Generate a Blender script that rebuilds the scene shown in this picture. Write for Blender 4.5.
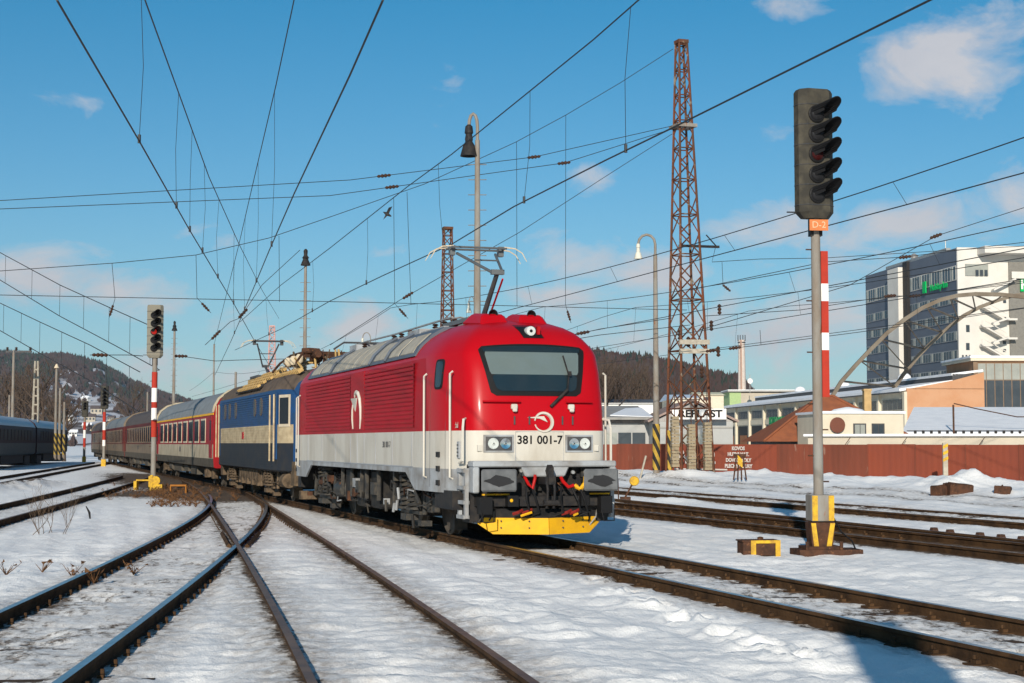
import bpy, bmesh, math, random
import numpy as np
from mathutils import Vector, Matrix, Euler
random.seed(7); rng = np.random.RandomState(5)
R = math.radians
for o in list(bpy.data.objects): bpy.data.objects.remove(o)
S = bpy.context.scene
COL = S.collection
# ------------------------------------------------------------------ camera, sky, sun, exposure
F = 1600.0; EYE = 1.654; PITCH = math.atan(101.5/F)
cd = bpy.data.cameras.new('camera'); cam = bpy.data.objects.new('camera', cd); COL.objects.link(cam)
cam.location = (0, 0, EYE); cam.rotation_euler = (R(90)+PITCH, 0, 0)
cd.sensor_width = 36; cd.lens = 36*F/1024; cd.clip_start = .1; cd.clip_end = 12000
S.camera = cam
SUN_EL = R(20); SUN_AZ = R(7.7)          # light travels towards +Y, drifting 7.7 degrees to +X
sd = bpy.data.lights.new('sun', 'SUN'); sun = bpy.data.objects.new('sun', sd); COL.objects.link(sun)
sd.energy = 4.9; sd.angle = R(.5); sd.color = (1, .91, .78)
trav = Vector((math.sin(SUN_AZ)*math.cos(SUN_EL), math.cos(SUN_AZ)*math.cos(SUN_EL), -math.sin(SUN_EL)))
sun.rotation_euler = trav.to_track_quat('-Z', 'Y').to_euler()
W = bpy.data.worlds.new('World'); S.world = W; W.use_nodes = True
nt = W.node_tree; N = nt.nodes; L = nt.links; N.clear()
out = N.new('ShaderNodeOutputWorld'); bg = N.new('ShaderNodeBackground'); sky = N.new('ShaderNodeTexSky')
sky.sky_type = 'NISHITA'; sky.sun_disc = False; sky.sun_elevation = SUN_EL; sky.sun_rotation = R(180)+SUN_AZ
sky.air_density = 1.0; sky.dust_density = .3; sky.ozone_density = 1.6; sky.altitude = 300
tc = N.new('ShaderNodeTexCoord'); sep = N.new('ShaderNodeSeparateXYZ'); L.new(tc.outputs['Generated'], sep.inputs[0])
def wm(op, a, b=None, c=None, clamp=False):
    m = N.new('ShaderNodeMath'); m.operation = op; m.use_clamp = clamp
    for i, q in enumerate((a, b, c)):
        if q is None: continue
        if isinstance(q, (int, float)): m.inputs[i].default_value = q
        else: L.new(q, m.inputs[i])
    return m.outputs[0]
_cp, _sp = math.cos(PITCH), math.sin(PITCH)
mpg = N.new('ShaderNodeMapping'); mpg.inputs['Scale'].default_value = (1, 1, 1.9); L.new(tc.outputs['Generated'], mpg.inputs[0])
n1 = N.new('ShaderNodeTexNoise'); n1.inputs['Scale'].default_value = 13; n1.inputs['Detail'].default_value = 9; n1.inputs['Roughness'].default_value = .62; n1.inputs['Distortion'].default_value = .4
L.new(mpg.outputs[0], n1.inputs['Vector'])
zz = wm('MAXIMUM', sep.outputs[2], 0.0)
blob = None
for (bx, by, rx, ry, st) in ((945, 60, 95, 55, 1.0), (800, 8, 45, 22, .8), (590, 172, 38, 26, .9), (25, 275, 70, 30, 1.0), (135, 305, 62, 36, 1.0), (215, 240, 40, 16, .6), (362, 328, 45, 30, 1.0), (565, 258, 62, 24, .75), (372, 245, 40, 16, .6), (655, 272, 50, 26, .9), (780, 225, 75, 36, .9), (905, 218, 80, 36, .9), (1000, 205, 60, 50, .7), (560, 300, 60, 20, .7), (440, 330, 60, 30, .7), (230, 360, 150, 40, .9), (700, 330, 260, 45, .75), (820, 300, 120, 50, .7), (110, 105, 70, 14, .35)):
    a_ = (bx-512)/F; b_ = -(by-341.5)/F; d_ = (a_, _cp-b_*_sp, _sp+b_*_cp); ln = math.sqrt(sum(q*q for q in d_)); d_ = [q/ln for q in d_]
    sx = wm('DIVIDE', wm('SUBTRACT', sep.outputs[0], d_[0]), rx/F); sz = wm('DIVIDE', wm('SUBTRACT', sep.outputs[2], d_[2]), ry/F)
    r2 = wm('ADD', wm('MULTIPLY', sx, sx), wm('MULTIPLY', sz, sz)); f_ = wm('MULTIPLY', wm('EXPONENT', wm('MULTIPLY', r2, -.9)), st)
    f_ = wm('MULTIPLY', f_, wm('GREATER_THAN', sep.outputs[1], 0.0))
    blob = f_ if blob is None else wm('MAXIMUM', blob, f_)
away = wm('MULTIPLY', wm('LESS_THAN', sep.outputs[1], .85), .35)      # scattered cloud over the rest of the sky
cl = wm('MULTIPLY', wm('ADD', wm('SUBTRACT', n1.outputs['Fac'], .66), wm('MULTIPLY', wm('ADD', blob, away), .345)), 4.4, clamp=True)
cl = wm('MULTIPLY', cl, .88)
n2 = N.new('ShaderNodeTexNoise'); n2.inputs['Scale'].default_value = 16; n2.inputs['Detail'].default_value = 5
L.new(mpg.outputs[0], n2.inputs['Vector'])
ccol = N.new('ShaderNodeMix'); ccol.data_type = 'RGBA'
ccol.inputs[6].default_value = (6.4, 6.6, 7.4, 1); ccol.inputs[7].default_value = (10.2, 9.6, 9.3, 1); L.new(n2.outputs['Fac'], ccol.inputs[0])
tint = N.new('ShaderNodeMix'); tint.data_type = 'RGBA'; tint.blend_type = 'MULTIPLY'; tint.inputs[0].default_value = 1
L.new(sky.outputs[0], tint.inputs[6])
ramp = N.new('ShaderNodeValToRGB'); L.new(sep.outputs[2], ramp.inputs[0])
ramp.color_ramp.elements[0].color = (.72, .88, 1.22, 1); ramp.color_ramp.elements[1].position = .29; ramp.color_ramp.elements[1].color = (.13, .90, 1.20, 1)
e_ = ramp.color_ramp.elements.new(.09); e_.color = (.62, 1.0, 1.22, 1); L.new(ramp.outputs[0], tint.inputs[7])
mx = N.new('ShaderNodeMix'); mx.data_type = 'RGBA'; L.new(cl, mx.inputs[0]); L.new(tint.outputs[2], mx.inputs[6]); L.new(ccol.outputs[2], mx.inputs[7])
L.new(mx.outputs[2], bg.inputs[0]); bg.inputs[1].default_value = .072; L.new(bg.outputs[0], out.inputs[0])
S.view_settings.view_transform = 'Standard'; S.view_settings.look = 'None'; S.view_settings.exposure = .12; S.view_settings.gamma = 1
S.render.resolution_x = 1024; S.render.resolution_y = 683
# ------------------------------------------------------------------ helpers
cp, sp = math.cos(PITCH), math.sin(PITCH)
def ray(px, py):
    a = (px-512)/F; b = -(py-341.5)/F
    return Vector((a, cp-b*sp, sp+b*cp))
def at(px, py, Y):
    d = ray(px, py); t = Y/d.y; return Vector((d.x*t, Y, EYE+d.z*t))
def atz(px, py, z):
    d = ray(px, py); t = (z-EYE)/d.z; return Vector((d.x*t, d.y*t, z))
def tag(o, label=None, cat=None, group=None, kind=None):
    if label: o['label'] = label
    if cat: o['category'] = cat
    if group: o['group'] = group
    if kind: o['kind'] = kind
    return o
def empty(name, loc=(0,0,0), rz=0, label=None, cat=None, group=None):
    o = bpy.data.objects.new(name, None); COL.objects.link(o); o.location = loc; o.rotation_euler = (0,0,rz)
    o.empty_display_size = .2
    return tag(o, label, cat, group)
KIDS = {}
SPLIT = set('air_tank air_hose roof_insulator sand_pipe bolt_head plough_bolt hose_coupling yellow_coupling insulator step_bolt grab_clip roof_box underframe_box underframe damper dark_louvres end_window axle_spring cross_bar bent_rods roof_vent equipment_box horn roof_conductor step_rung lamp_bracket hanger head_bracket cross_arm louvre_bank rear_buffer_beam dashboard_glints snow_plough wiper_rail front_recess yellow_edge fire_stair aerials end_horn roof_ridge'.split())
def link(o, parent):
    COL.objects.link(o)
    if parent is not None:
        o.parent = parent; KIDS.setdefault(parent.name, []).append(o)
def copy_tree(o, parent=None):
    c = o.copy(); link(c, parent)
    for ch in KIDS.get(o.name, []): copy_tree(ch, c)
    return c
class MB:
    def __init__(s): s.v=[]; s.f=[]; s.m=[]; s.cur=0
    def add(s, vs, fs, m=None):
        b = len(s.v); s.v += [tuple(p) for p in vs]; m = s.cur if m is None else m
        for f in fs: s.f.append(tuple(i+b for i in f)); s.m.append(m)
        return s
    def box(s, x0,x1,y0,y1,z0,z1, m=None):
        return s.add([(x0,y0,z0),(x1,y0,z0),(x1,y1,z0),(x0,y1,z0),(x0,y0,z1),(x1,y0,z1),(x1,y1,z1),(x0,y1,z1)],
              [(0,3,2,1),(4,5,6,7),(0,1,5,4),(1,2,6,5),(2,3,7,6),(3,0,4,7)], m)
    def cbox(s, c, d, rz=0, m=None, rx=0, ry=0):
        M = Euler((rx,ry,rz)).to_matrix(); vs=[]
        for dz in (-1,1):
            for dx,dy in ((-1,-1),(1,-1),(1,1),(-1,1)):
                vs.append(Vector(c)+M@Vector((dx*d[0]/2,dy*d[1]/2,dz*d[2]/2)))
        return s.add(vs, [(0,3,2,1),(4,5,6,7),(0,1,5,4),(1,2,6,5),(2,3,7,6),(3,0,4,7)], m)
    def tube(s, p, q, r, n=6, r2=None, m=None, caps=True):
        return s.path([p,q],[r, r if r2 is None else r2], n, m, caps)
    def path(s, pts, r, n=6, m=None, caps=True):
        pts=[Vector(p) for p in pts]; k=len(pts)
        if not isinstance(r,(list,tuple)): r=[r]*k
        vs=[]; fs=[]; up=None
        for i,p in enumerate(pts):
            t=(pts[min(i+1,k-1)]-pts[max(i-1,0)])
            t = t.normalized() if t.length>1e-9 else Vector((0,0,1))
            if up is None: up = Vector((0,0,1)) if abs(t.z)<.9 else Vector((1,0,0))
            a=t.cross(up); 
            if a.length<1e-4: a=t.cross(Vector((0,1,0)))
            a.normalize(); b=a.cross(t).normalized(); up=b
            for j in range(n):
                g=2*math.pi*j/n; vs.append(p+a*(math.cos(g)*r[i])+b*(math.sin(g)*r[i]))
        for i in range(k-1):
            for j in range(n):
                fs.append((i*n+j,(i+1)*n+j,(i+1)*n+(j+1)%n,i*n+(j+1)%n))
        if caps: fs.append(tuple(range(n))); fs.append(tuple(range((k-1)*n,k*n))[::-1])
        return s.add(vs,fs,m)
    def lathe(s, prof, c=(0,0,0), axis='z', n=16, m=None):
        vs=[];fs=[];k=len(prof)
        for (r,h) in prof:
            for j in range(n):
                g=2*math.pi*j/n; a,b=r*math.cos(g),r*math.sin(g)
                q = (a,b,h) if axis=='z' else ((h,a,b) if axis=='x' else (a,h,b))
                vs.append((q[0]+c[0],q[1]+c[1],q[2]+c[2]))
        for i in range(k-1):
            for j in range(n): fs.append((i*n+j,i*n+(j+1)%n,(i+1)*n+(j+1)%n,(i+1)*n+j))
        fs.append(tuple(range(n))[::-1]); fs.append(tuple(range((k-1)*n,k*n)))
        return s.add(vs,fs,m)
    def quad(s,a,b,c,d,m=None): return s.add([a,b,c,d],[(0,1,2,3)],m)
    def slab(s,a,b,c,d,t,m=None):      # quad with thickness t along its reversed normal
        a,b,c,d=map(Vector,(a,b,c,d)); n=(b-a).cross(d-a).normalized()*t
        vs=[a,b,c,d,a-n,b-n,c-n,d-n]
        return s.add(vs,[(0,1,2,3),(7,6,5,4),(0,4,5,1),(1,5,6,2),(2,6,7,3),(3,7,4,0)],m)
    def prism(s, poly, y0, y1, plane='xz', m=None):
        k=len(poly); vs=[]
        for y in (y0,y1):
            for (a,b) in poly:
                vs.append((a,y,b) if plane=='xz' else ((y,a,b) if plane=='yz' else (a,b,y)))
        fs=[tuple(range(k)), tuple(range(k,2*k))[::-1]]
        for i in range(k): j=(i+1)%k; fs.append((i,i+k,j+k,j))
        return s.add(vs,fs,m)
    def islands(s):
        par=list(range(len(s.v)))
        def find(a):
            while par[a]!=a: par[a]=par[par[a]]; a=par[a]
            return a
        for f in s.f:
            r0=find(f[0])
            for i in f[1:]: par[find(i)]=r0
        g={}
        for i in range(len(s.v)): g.setdefault(find(i),[]).append(i)
        bx=[]
        for k,idx in g.items():
            P=[s.v[i] for i in idx]; bx.append([set([k]),[min(p[a] for p in P)-.012 for a in range(3)],[max(p[a] for p in P)+.012 for a in range(3)]])
        ch=True
        while ch:
            ch=False
            for i in range(len(bx)):
                for j in range(i+1,len(bx)):
                    A,B=bx[i],bx[j]
                    if all(A[1][a]<=B[2][a] and B[1][a]<=A[2][a] for a in range(3)):
                        bx[i]=[A[0]|B[0],[min(A[1][a],B[1][a]) for a in range(3)],[max(A[2][a],B[2][a]) for a in range(3)]]; del bx[j]; ch=True; break
                if ch: break
        out=[]
        for ks,_,_ in bx:
            m=MB(); mp={}
            for i in range(len(s.v)):
                if find(i) in ks: mp[i]=len(m.v); m.v.append(s.v[i])
            for f,mi in zip(s.f,s.m):
                if f[0] in mp: m.f.append(tuple(mp[i] for i in f)); m.m.append(mi)
            out.append(m)
        return out
    def build(s, name, mats, parent=None, smooth=False, fix=True, bevel=0):
        if name in SPLIT and parent is not None:
            L_=s.islands()
            if 1<len(L_)<=24:
                for m in L_: o=m.build1(name,mats,parent,smooth,fix,bevel)
                return o
        return s.build1(name,mats,parent,smooth,fix,bevel)
    def build1(s, name, mats, parent=None, smooth=False, fix=True, bevel=0):
        me=bpy.data.meshes.new(name); me.from_pydata(s.v,[],s.f)
        if not isinstance(mats,(list,tuple)): mats=[mats]
        for q in mats: me.materials.append(q)
        me.polygons.foreach_set('material_index', s.m)
        if fix:
            bm=bmesh.new(); bm.from_mesh(me); bmesh.ops.recalc_face_normals(bm,faces=bm.faces); bm.to_mesh(me); bm.free()
        if smooth:
            me.polygons.foreach_set('use_smooth',[True]*len(me.polygons))
            if smooth!='all':
                try: me.set_sharp_from_angle(angle=R(38))
                except Exception: pass
        me.update()
        o=bpy.data.objects.new(name,me); link(o,parent)
        if bevel:
            b=o.modifiers.new('bevel','BEVEL'); b.width=bevel; b.segments=1; b.limit_method='ANGLE'
        return o
def text_mesh(txt, size, ext=.004, bold=0):
    c=bpy.data.curves.new('t','FONT'); c.body=txt; c.size=size; c.extrude=ext; c.align_x='CENTER'; c.align_y='CENTER'; c.offset=bold; c.resolution_u=3
    o=bpy.data.objects.new('t',c); COL.objects.link(o)
    bpy.context.view_layer.update()
    me=bpy.data.meshes.new_from_object(o.evaluated_get(bpy.context.evaluated_depsgraph_get()))
    bpy.data.objects.remove(o); return me
def text_obj(name, txt, size, mat, parent, fn=None, M=None, ext=.004, bold=0):
    me=text_mesh(txt,size,ext,bold); me.materials.clear(); me.materials.append(mat)
    for v_ in me.vertices:
        if fn: v_.co=fn(v_.co.x, v_.co.y, v_.co.z)
        if M: v_.co=M@v_.co
    o=bpy.data.objects.new(name,me); link(o,parent); return o
# ------------------------------------------------------------------ materials
MATS={}
def pm(name, col, rough=.6, metal=0, col2=None, scale=3.0, amt=.5, bump=0, bscale=None, contrast=(.4,.65), stretch=None, spec=None, emit=None, coat=0, col3=None, scale3=40, t3=.62):
    if name in MATS: return MATS[name]
    m=bpy.data.materials.new(name); m.use_nodes=True; nt=m.node_tree; n=nt.nodes; l=nt.links; b=n['Principled BSDF']
    b.inputs['Roughness'].default_value=rough; b.inputs['Metallic'].default_value=metal
    b.inputs['Base Color'].default_value=(*col,1)
    if coat: b.inputs['Coat Weight'].default_value=coat; b.inputs['Coat Roughness'].default_value=.12
    b.inputs['IOR'].default_value = 1.45 if (spec or 0)>=.3 or metal>.2 else 1.22
    spec=.4 if spec is None else spec
    if spec is not None: b.inputs['Specular IOR Level'].default_value=spec
    t=n.new('ShaderNodeTexCoord'); mp=n.new('ShaderNodeMapping'); l.new(t.outputs['Object'],mp.inputs[0])
    if stretch: mp.inputs['Scale'].default_value=stretch
    if col2 is None: col2=tuple(c*.6 for c in col)
    z=n.new('ShaderNodeTexNoise'); z.inputs['Scale'].default_value=scale; z.inputs['Detail'].default_value=8; z.inputs['Roughness'].default_value=.6
    l.new(mp.outputs[0],z.inputs['Vector'])
    r=n.new('ShaderNodeMapRange'); r.inputs[1].default_value=contrast[0]; r.inputs[2].default_value=contrast[1]; r.inputs[4].default_value=amt
    l.new(z.outputs['Fac'],r.inputs[0])
    mxx=n.new('ShaderNodeMix'); mxx.data_type='RGBA'; mxx.inputs[6].default_value=(*col,1); mxx.inputs[7].default_value=(*col2,1)
    l.new(r.outputs[0],mxx.inputs[0]); last=mxx.outputs[2]
    if col3 is not None:
        z3=n.new('ShaderNodeTexNoise'); z3.inputs['Scale'].default_value=scale3; z3.inputs['Detail'].default_value=6; l.new(mp.outputs[0],z3.inputs['Vector'])
        r3=n.new('ShaderNodeMapRange'); r3.inputs[1].default_value=t3; r3.inputs[2].default_value=t3+.06; l.new(z3.outputs['Fac'],r3.inputs[0])
        m3=n.new('ShaderNodeMix'); m3.data_type='RGBA'; m3.inputs[7].default_value=(*col3,1); l.new(last,m3.inputs[6]); l.new(r3.outputs[0],m3.inputs[0]); last=m3.outputs[2]
    l.new(last,b.inputs['Base Color'])
    if bump:
        zb=n.new('ShaderNodeTexNoise'); zb.inputs['Scale'].default_value=bscale or scale*4; zb.inputs['Detail'].default_value=5; l.new(mp.outputs[0],zb.inputs['Vector'])
        bb=n.new('ShaderNodeBump'); bb.inputs['Strength'].default_value=bump; bb.inputs['Distance'].default_value=.02; l.new(zb.outputs['Fac'],bb.inputs['Height']); l.new(bb.outputs[0],b.inputs['Normal'])
    if emit:
        b.inputs['Emission Color'].default_value=(*emit[:3],1); b.inputs['Emission Strength'].default_value=emit[3]
    MATS[name]=m; return m
red=pm('red_paint',(.38,.003,.008),.36,col2=(.38,.005,.010),scale=1.2,amt=.5,coat=.05)
redside=pm('red_side_paint',(.37,.004,.010),.5,col2=(.20,.010,.010),scale=.9,amt=.45,stretch=(1,1,3))
white=pm('white_paint',(.53,.50,.44),.45,col2=(.30,.25,.19),scale=1.6,amt=.6,contrast=(.45,.72),stretch=(1,1,.3))
grey=pm('grey_paint',(.33,.35,.38),.45,col2=(.22,.22,.22),scale=2,amt=.6)
lgrey=pm('light_grey_paint',(.34,.36,.38),.5,col2=(.17,.15,.13),scale=2.2,amt=.75)
dgrey=pm('dark_grey_paint',(.055,.058,.065),.5,col2=(.10,.09,.08),scale=5,amt=.6)
black=pm('black_metal',(.018,.018,.02),.55,col2=(.05,.042,.035),scale=8,amt=.6)
blackp=pm('black_rubber',(.012,.012,.013),.5,amt=.2)
under=pm('underframe_grime',(.055,.046,.038),.85,col2=(.022,.019,.016),scale=5,amt=.9,bump=.3)
undl=pm('underframe_brown_dust',(.14,.10,.065),.85,col2=(.04,.03,.022),scale=6,amt=.9,bump=.3)
yel=pm('yellow_paint',(.70,.37,.012),.5,col2=(.5,.25,.02),scale=4,amt=.5)
yelw=pm('worn_yellow_paint',(.62,.38,.03),.6,col2=(.30,.16,.04),scale=9,amt=.7)
glass=pm('dark_glass',(.014,.018,.024),.22,spec=.22,amt=.2)
glassg=pm('windscreen_glass',(.11,.14,.135),.08,spec=.8,col2=(.12,.16,.17),amt=.4)
blind=pm('windscreen_lower_glass',(.012,.022,.028),.06,spec=.7,amt=.2)
chrome=pm('chrome',(.75,.75,.72),.15,metal=1,amt=.1)
lampg=pm('lamp_glass',(.55,.58,.55),.1,spec=.8,amt=.4,scale=30)
rust=pm('rusty_steel',(.09,.042,.025),.85,col2=(.04,.024,.018),scale=6,amt=.9,bump=.3,col3=(.15,.07,.035),scale3=18)
railr=pm('rail_side_rust',(.085,.046,.022),.9,col2=(.030,.018,.011),scale=3,amt=.9,bump=.4,bscale=30)
railt=pm('rail_running_top',(.42,.42,.43),.28,metal=1,col2=(.2,.17,.15),scale=4,amt=.6,bump=0)
railb=pm('rail_brown_top',(.20,.115,.06),.5,metal=.3,col2=(.08,.045,.028),scale=4,amt=.7)
wood=pm('sleeper_wood',(.09,.06,.042),.9,col2=(.04,.028,.02),scale=7,amt=.9,bump=.5)
conc=pm('concrete',(.42,.38,.31),.9,col2=(.26,.22,.17),scale=4,amt=.7,bump=.2)
galv=pm('galvanised_steel',(.36,.37,.37),.5,metal=.5,col2=(.24,.2,.16),scale=4,amt=.7)
wire=pm('overhead_wire_copper',(.03,.032,.035),.6,metal=.3,amt=.3)
ins=pm('brown_porcelain',(.06,.032,.022),.5,col2=(.035,.022,.018),amt=.5,spec=.2)
insw=pm('cream_porcelain',(.6,.5,.36),.35,amt=.4)
snowm=pm('roof_snow',(.80,.81,.83),.6,col2=(.66,.68,.72),scale=.8,amt=.6,bump=.4,bscale=3)
# ------------------------------------------------------------------ track geometry
TH=math.atan(.3075); CT,ST=math.cos(TH),math.sin(TH)
def XA(Y): return 8.67-.3075*np.asarray(Y,float)
def polyfit(pts,deg): p=np.array(pts,float); return np.polyfit(p[:,0],p[:,1],deg)
pL=polyfit([(9,-3.75),(11,-3.9),(15.66,-4.25),(18,-4.5),(23.6,-4.95),(27.7,-5.45),(34,-6.1),(40.7,-6.95),(45.2,-7.7),(49,-8.45),(55,-9.75)],4)
pM=polyfit([(9,-.2),(11.02,-.57),(18.6,-2.05),(22.6,-2.95),(28.1,-4.1),(31.65,-4.9),(36.6,-5.9),(43.4,-7.3),(50.9,-9.0),(55,-9.9),(60,-11.05),(66,-12.55),(72,-14.05)],4)
def from_px(l,off):
    q=[atz(a,b,0) for a,b in l]
    return [(p.y,p.x+off) for p in q]
nn=[(0,520),(40,507),(77,497),(113,485.6),(145,476.8)]
nf=[(0,506),(48,496),(88.6,486.5),(129,474.4)]
pN=polyfit(from_px(nn,-.8)+from_px(nf,.8),2)
oo=[(0,482.4),(24,478.4),(56,472),(97,464.7)]
pO=polyfit(from_px(oo,-.8),2)
def cA(Y): return XA(Y)
def lin(ratio): X0=ratio*EYE; return lambda Y: X0-.3075*np.asarray(Y,float)
TR=[ # name, centre fn, Y0,Y1,z, top material, label, half gauge
 ('A',cA,7,150,0.0,'t','main line track under the red locomotive, running off bottom right'),
 ('L',lambda Y:np.polyval(pL,Y),8,52,-.005,'t','curved track at the lower left with shiny blue-lit rail heads'),
 ('M',lambda Y:np.polyval(pM,Y),8,71,-.003,'b','brown railed track running down the middle of the snow to the bottom edge'),
 ('N',lambda Y:np.polyval(pN,Y),30,82,0.0,'d','dark curved track left of the shrub, passing the left signal mast'),
 ('O',lambda Y:np.polyval(pO,Y),55,140,0.0,'d','far curved track at the left edge before the standing coaches'),
 ('Q',lin(9.6),22,140,0.0,'d','first track beyond the tall signal mast on the right'),
 ('P',lin(13.1),25,150,0.0,'d','middle track right of the locomotive, between the mast and the red fence'),
 ('S',lin(15.5),28,150,0.0,'d','rearmost half buried track nearest the red fence'),
]
def centre(fn,y0,y1,step=.6):
    ys=[y0]; x=float(fn(y0)); 
    while ys[-1]<y1:
        h=.01; d=(float(fn(ys[-1]+h))-float(fn(ys[-1])))/h
        ys.append(ys[-1]+step/math.sqrt(1+d*d))
    P=np.array([(float(fn(y)),y) for y in ys])
    T=np.gradient(P,axis=0); T/=np.linalg.norm(T,axis=1)[:,None]
    Nn=np.stack([T[:,1],-T[:,0]],1)   # to the right
    return P,T,Nn
# ------------------------------------------------------------------ ground
def vnoise(x,y,seed=0):
    xi=np.floor(x).astype(np.int64); yi=np.floor(y).astype(np.int64); fx=x-xi; fy=y-yi
    fx=fx*fx*fx*(fx*(fx*6-15)+10); fy=fy*fy*fy*(fy*(fy*6-15)+10)
    def h(a,b):
        n=(a*374761393+b*668265263+seed*982451653)&0xffffffff; n=((n^(n>>13))*1274126177)&0xffffffff; return ((n^(n>>16))&0xffff)/65535.0
    return (h(xi,yi)*(1-fx)+h(xi+1,yi)*fx)*(1-fy)+(h(xi,yi+1)*(1-fx)+h(xi+1,yi+1)*fx)*fy
def fbm(x,y,o=4,seed=0):
    s=0;a=.5
    for i in range(o): s=s+a*(vnoise(x*2**i,y*2**i,seed+i)-.5); a*=.5
    return s
CENTRES={}
for (k,fn,y0,y1,z,tm,lb) in TR: CENTRES[k]=centre(fn,y0,y1)
def ground_fields(X,Y):
    n=X.shape; x=X.ravel(); y=Y.ravel()
    rd=np.full(x.shape,9.0); gg=np.zeros(x.shape); along=np.zeros(x.shape); dirt_and_shade=np.zeros(x.shape)
    for (k,fn,y0,y1,z,tm,lb) in TR:
        m=(y>y0-1)&(y<y1+1); h=.05
        f0=np.asarray(fn(y[m]),float); sl=(np.asarray(fn(y[m]+h),float)-f0)/h
        lat=(x[m]-f0)/np.sqrt(1+sl*sl)
        d=np.abs(np.abs(lat)-.755); old=rd[m]; rd[m]=np.minimum(old,d)
        ing=np.clip((1.25-np.abs(lat))/.5,0,1); gg[m]=np.maximum(gg[m],ing)
        base={'A':.50,'L':.46,'M':.22,'N':.40,'O':.3,'Q':.74,'P':.5,'S':.35}[k]
        w=np.clip((1.5-np.abs(lat))/.6,0,1)*base
        if k=='M': w=np.where(np.abs(lat)<.7,w*.62,w)
        dirt_and_shade[m]=np.maximum(dirt_and_shade[m],w)
    # brown ballast round the far turnout and along the train
    lA=(x-XA(y))*CT
    patch=np.exp(-(((lA+2.2)/2.6)**2))*np.clip((y-44)/8,0,1)*np.clip((110-y)/25,0,1)
    dirt_and_shade=np.maximum(dirt_and_shade,patch*1.0)
    dirt_and_shade=np.maximum(dirt_and_shade,np.exp(-((x+12.5)/3.0)**2-((y-57)/7)**2)*.95)
    dirt_and_shade=np.maximum(dirt_and_shade,.9*np.clip(1-np.abs(lA-7.2)/1.9,0,1)*(y>28))
    dirt_and_shade=np.maximum(dirt_and_shade,.95*np.exp(-((lA)/1.3)**2)*(y>27)*(y<115))
    # heights
    z=-.125+.075*fbm(x*.55,y*.4,3,1)+.06*fbm(x*1.7,y*1.3,3,5)+.030*fbm(x*6,y*4.5,3,11)+.012*fbm(x*22,y*15,2,17)
    near=np.clip(rd/.45,0,1)
    z=z*1.0; z=np.where(rd<.45, z*near+(-.130)*(1-near), z)
    z=np.where(gg>0, z-.012*gg+.007*gg*np.cos(2*math.pi*y/.6/1.03), z)
    z+=(.070*fbm(x*1.5+y*.5,y*3.6,3,61)+.032*fbm(x*3.5,y*8,3,71))*np.clip(1.2-y/60,.2,1)*np.clip(rd/.5,.15,1)*np.clip(.95+3.6*fbm(x*.45,y*.3,2,91),.2,2.0)
    pm_=np.asarray(np.polyval(pM,np.clip(y,8,60)),float); lm=x-pm_; z+=.055*np.clip((1.9-np.abs(lm-.5))/.5,0,1)*np.clip((34-y)/6,0,1)
    # cleared furrows parallel to M and A (old plough ripples)
    z+= .010*np.sin((x+ .25*y)*9+3*fbm(x,y,2,3))*(1-gg)*np.clip((y-8)/6,0,1)*(y<45)
    bank=np.clip((lA-11.5)/6,0,1); z+=bank*(.36+.30*fbm(x*.8,y*.5,4,23)) + np.exp(-((lA-19.8)/1.6)**2)*.16*(.6+1.6*fbm(x*.6,y*.3,3,31))
    # windrow at the left between N and O, shade and dirt both painted dark
    c=np.exp(-(((x+19.2)/.8)**2))*np.clip((y-53)/3,0,1)*np.clip((70-y)/3,0,1); z+=c*.36*(.8+1.4*fbm(x*1.5,y*.9,3,40)); dirt_and_shade=np.maximum(dirt_and_shade,c*.62)
    for (px,py,D,sx_,sy_,h) in ((955,480,50,1.3,1.6,.40),(1000,480,50,1.5,1.5,.30),(835,474,62,.8,1.5,.32),(765,474,68,1.5,1.6,.30),(905,480,57,1.8,1.5,.26),(660,474,67,1.5,1.4,.22),(700,476,66,1.3,1.2,.22),(668,497,48.5,1.0,.9,.16),(620,470,72,1.4,1.5,.2)):
        p=at(px,443,D); z+= h*np.exp(-((x-p.x)/sx_)**2-((y-D)/sy_)**2)*(.75+1.3*fbm(x*1.4,y*.9,4,51))
    # footprints
    r2=np.random.RandomState(3)
    for i in range(13):
        t=i/12; px=596+(806-596)*t+r2.uniform(-5,5); py=582+(664-582)*t+r2.uniform(-3,3)+(4 if i%2 else -4)
        p=atz(px,py,-.12); dd=((x-p.x)/.12)**2+((y-p.y)/.21)**2
        z-= .10*np.exp(-dd**2); z+=.04*np.exp(-((np.sqrt(dd)-1.6)/.4)**2)
    return z.reshape(n),rd.reshape(n),dirt_and_shade.reshape(n),gg.reshape(n)
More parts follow.
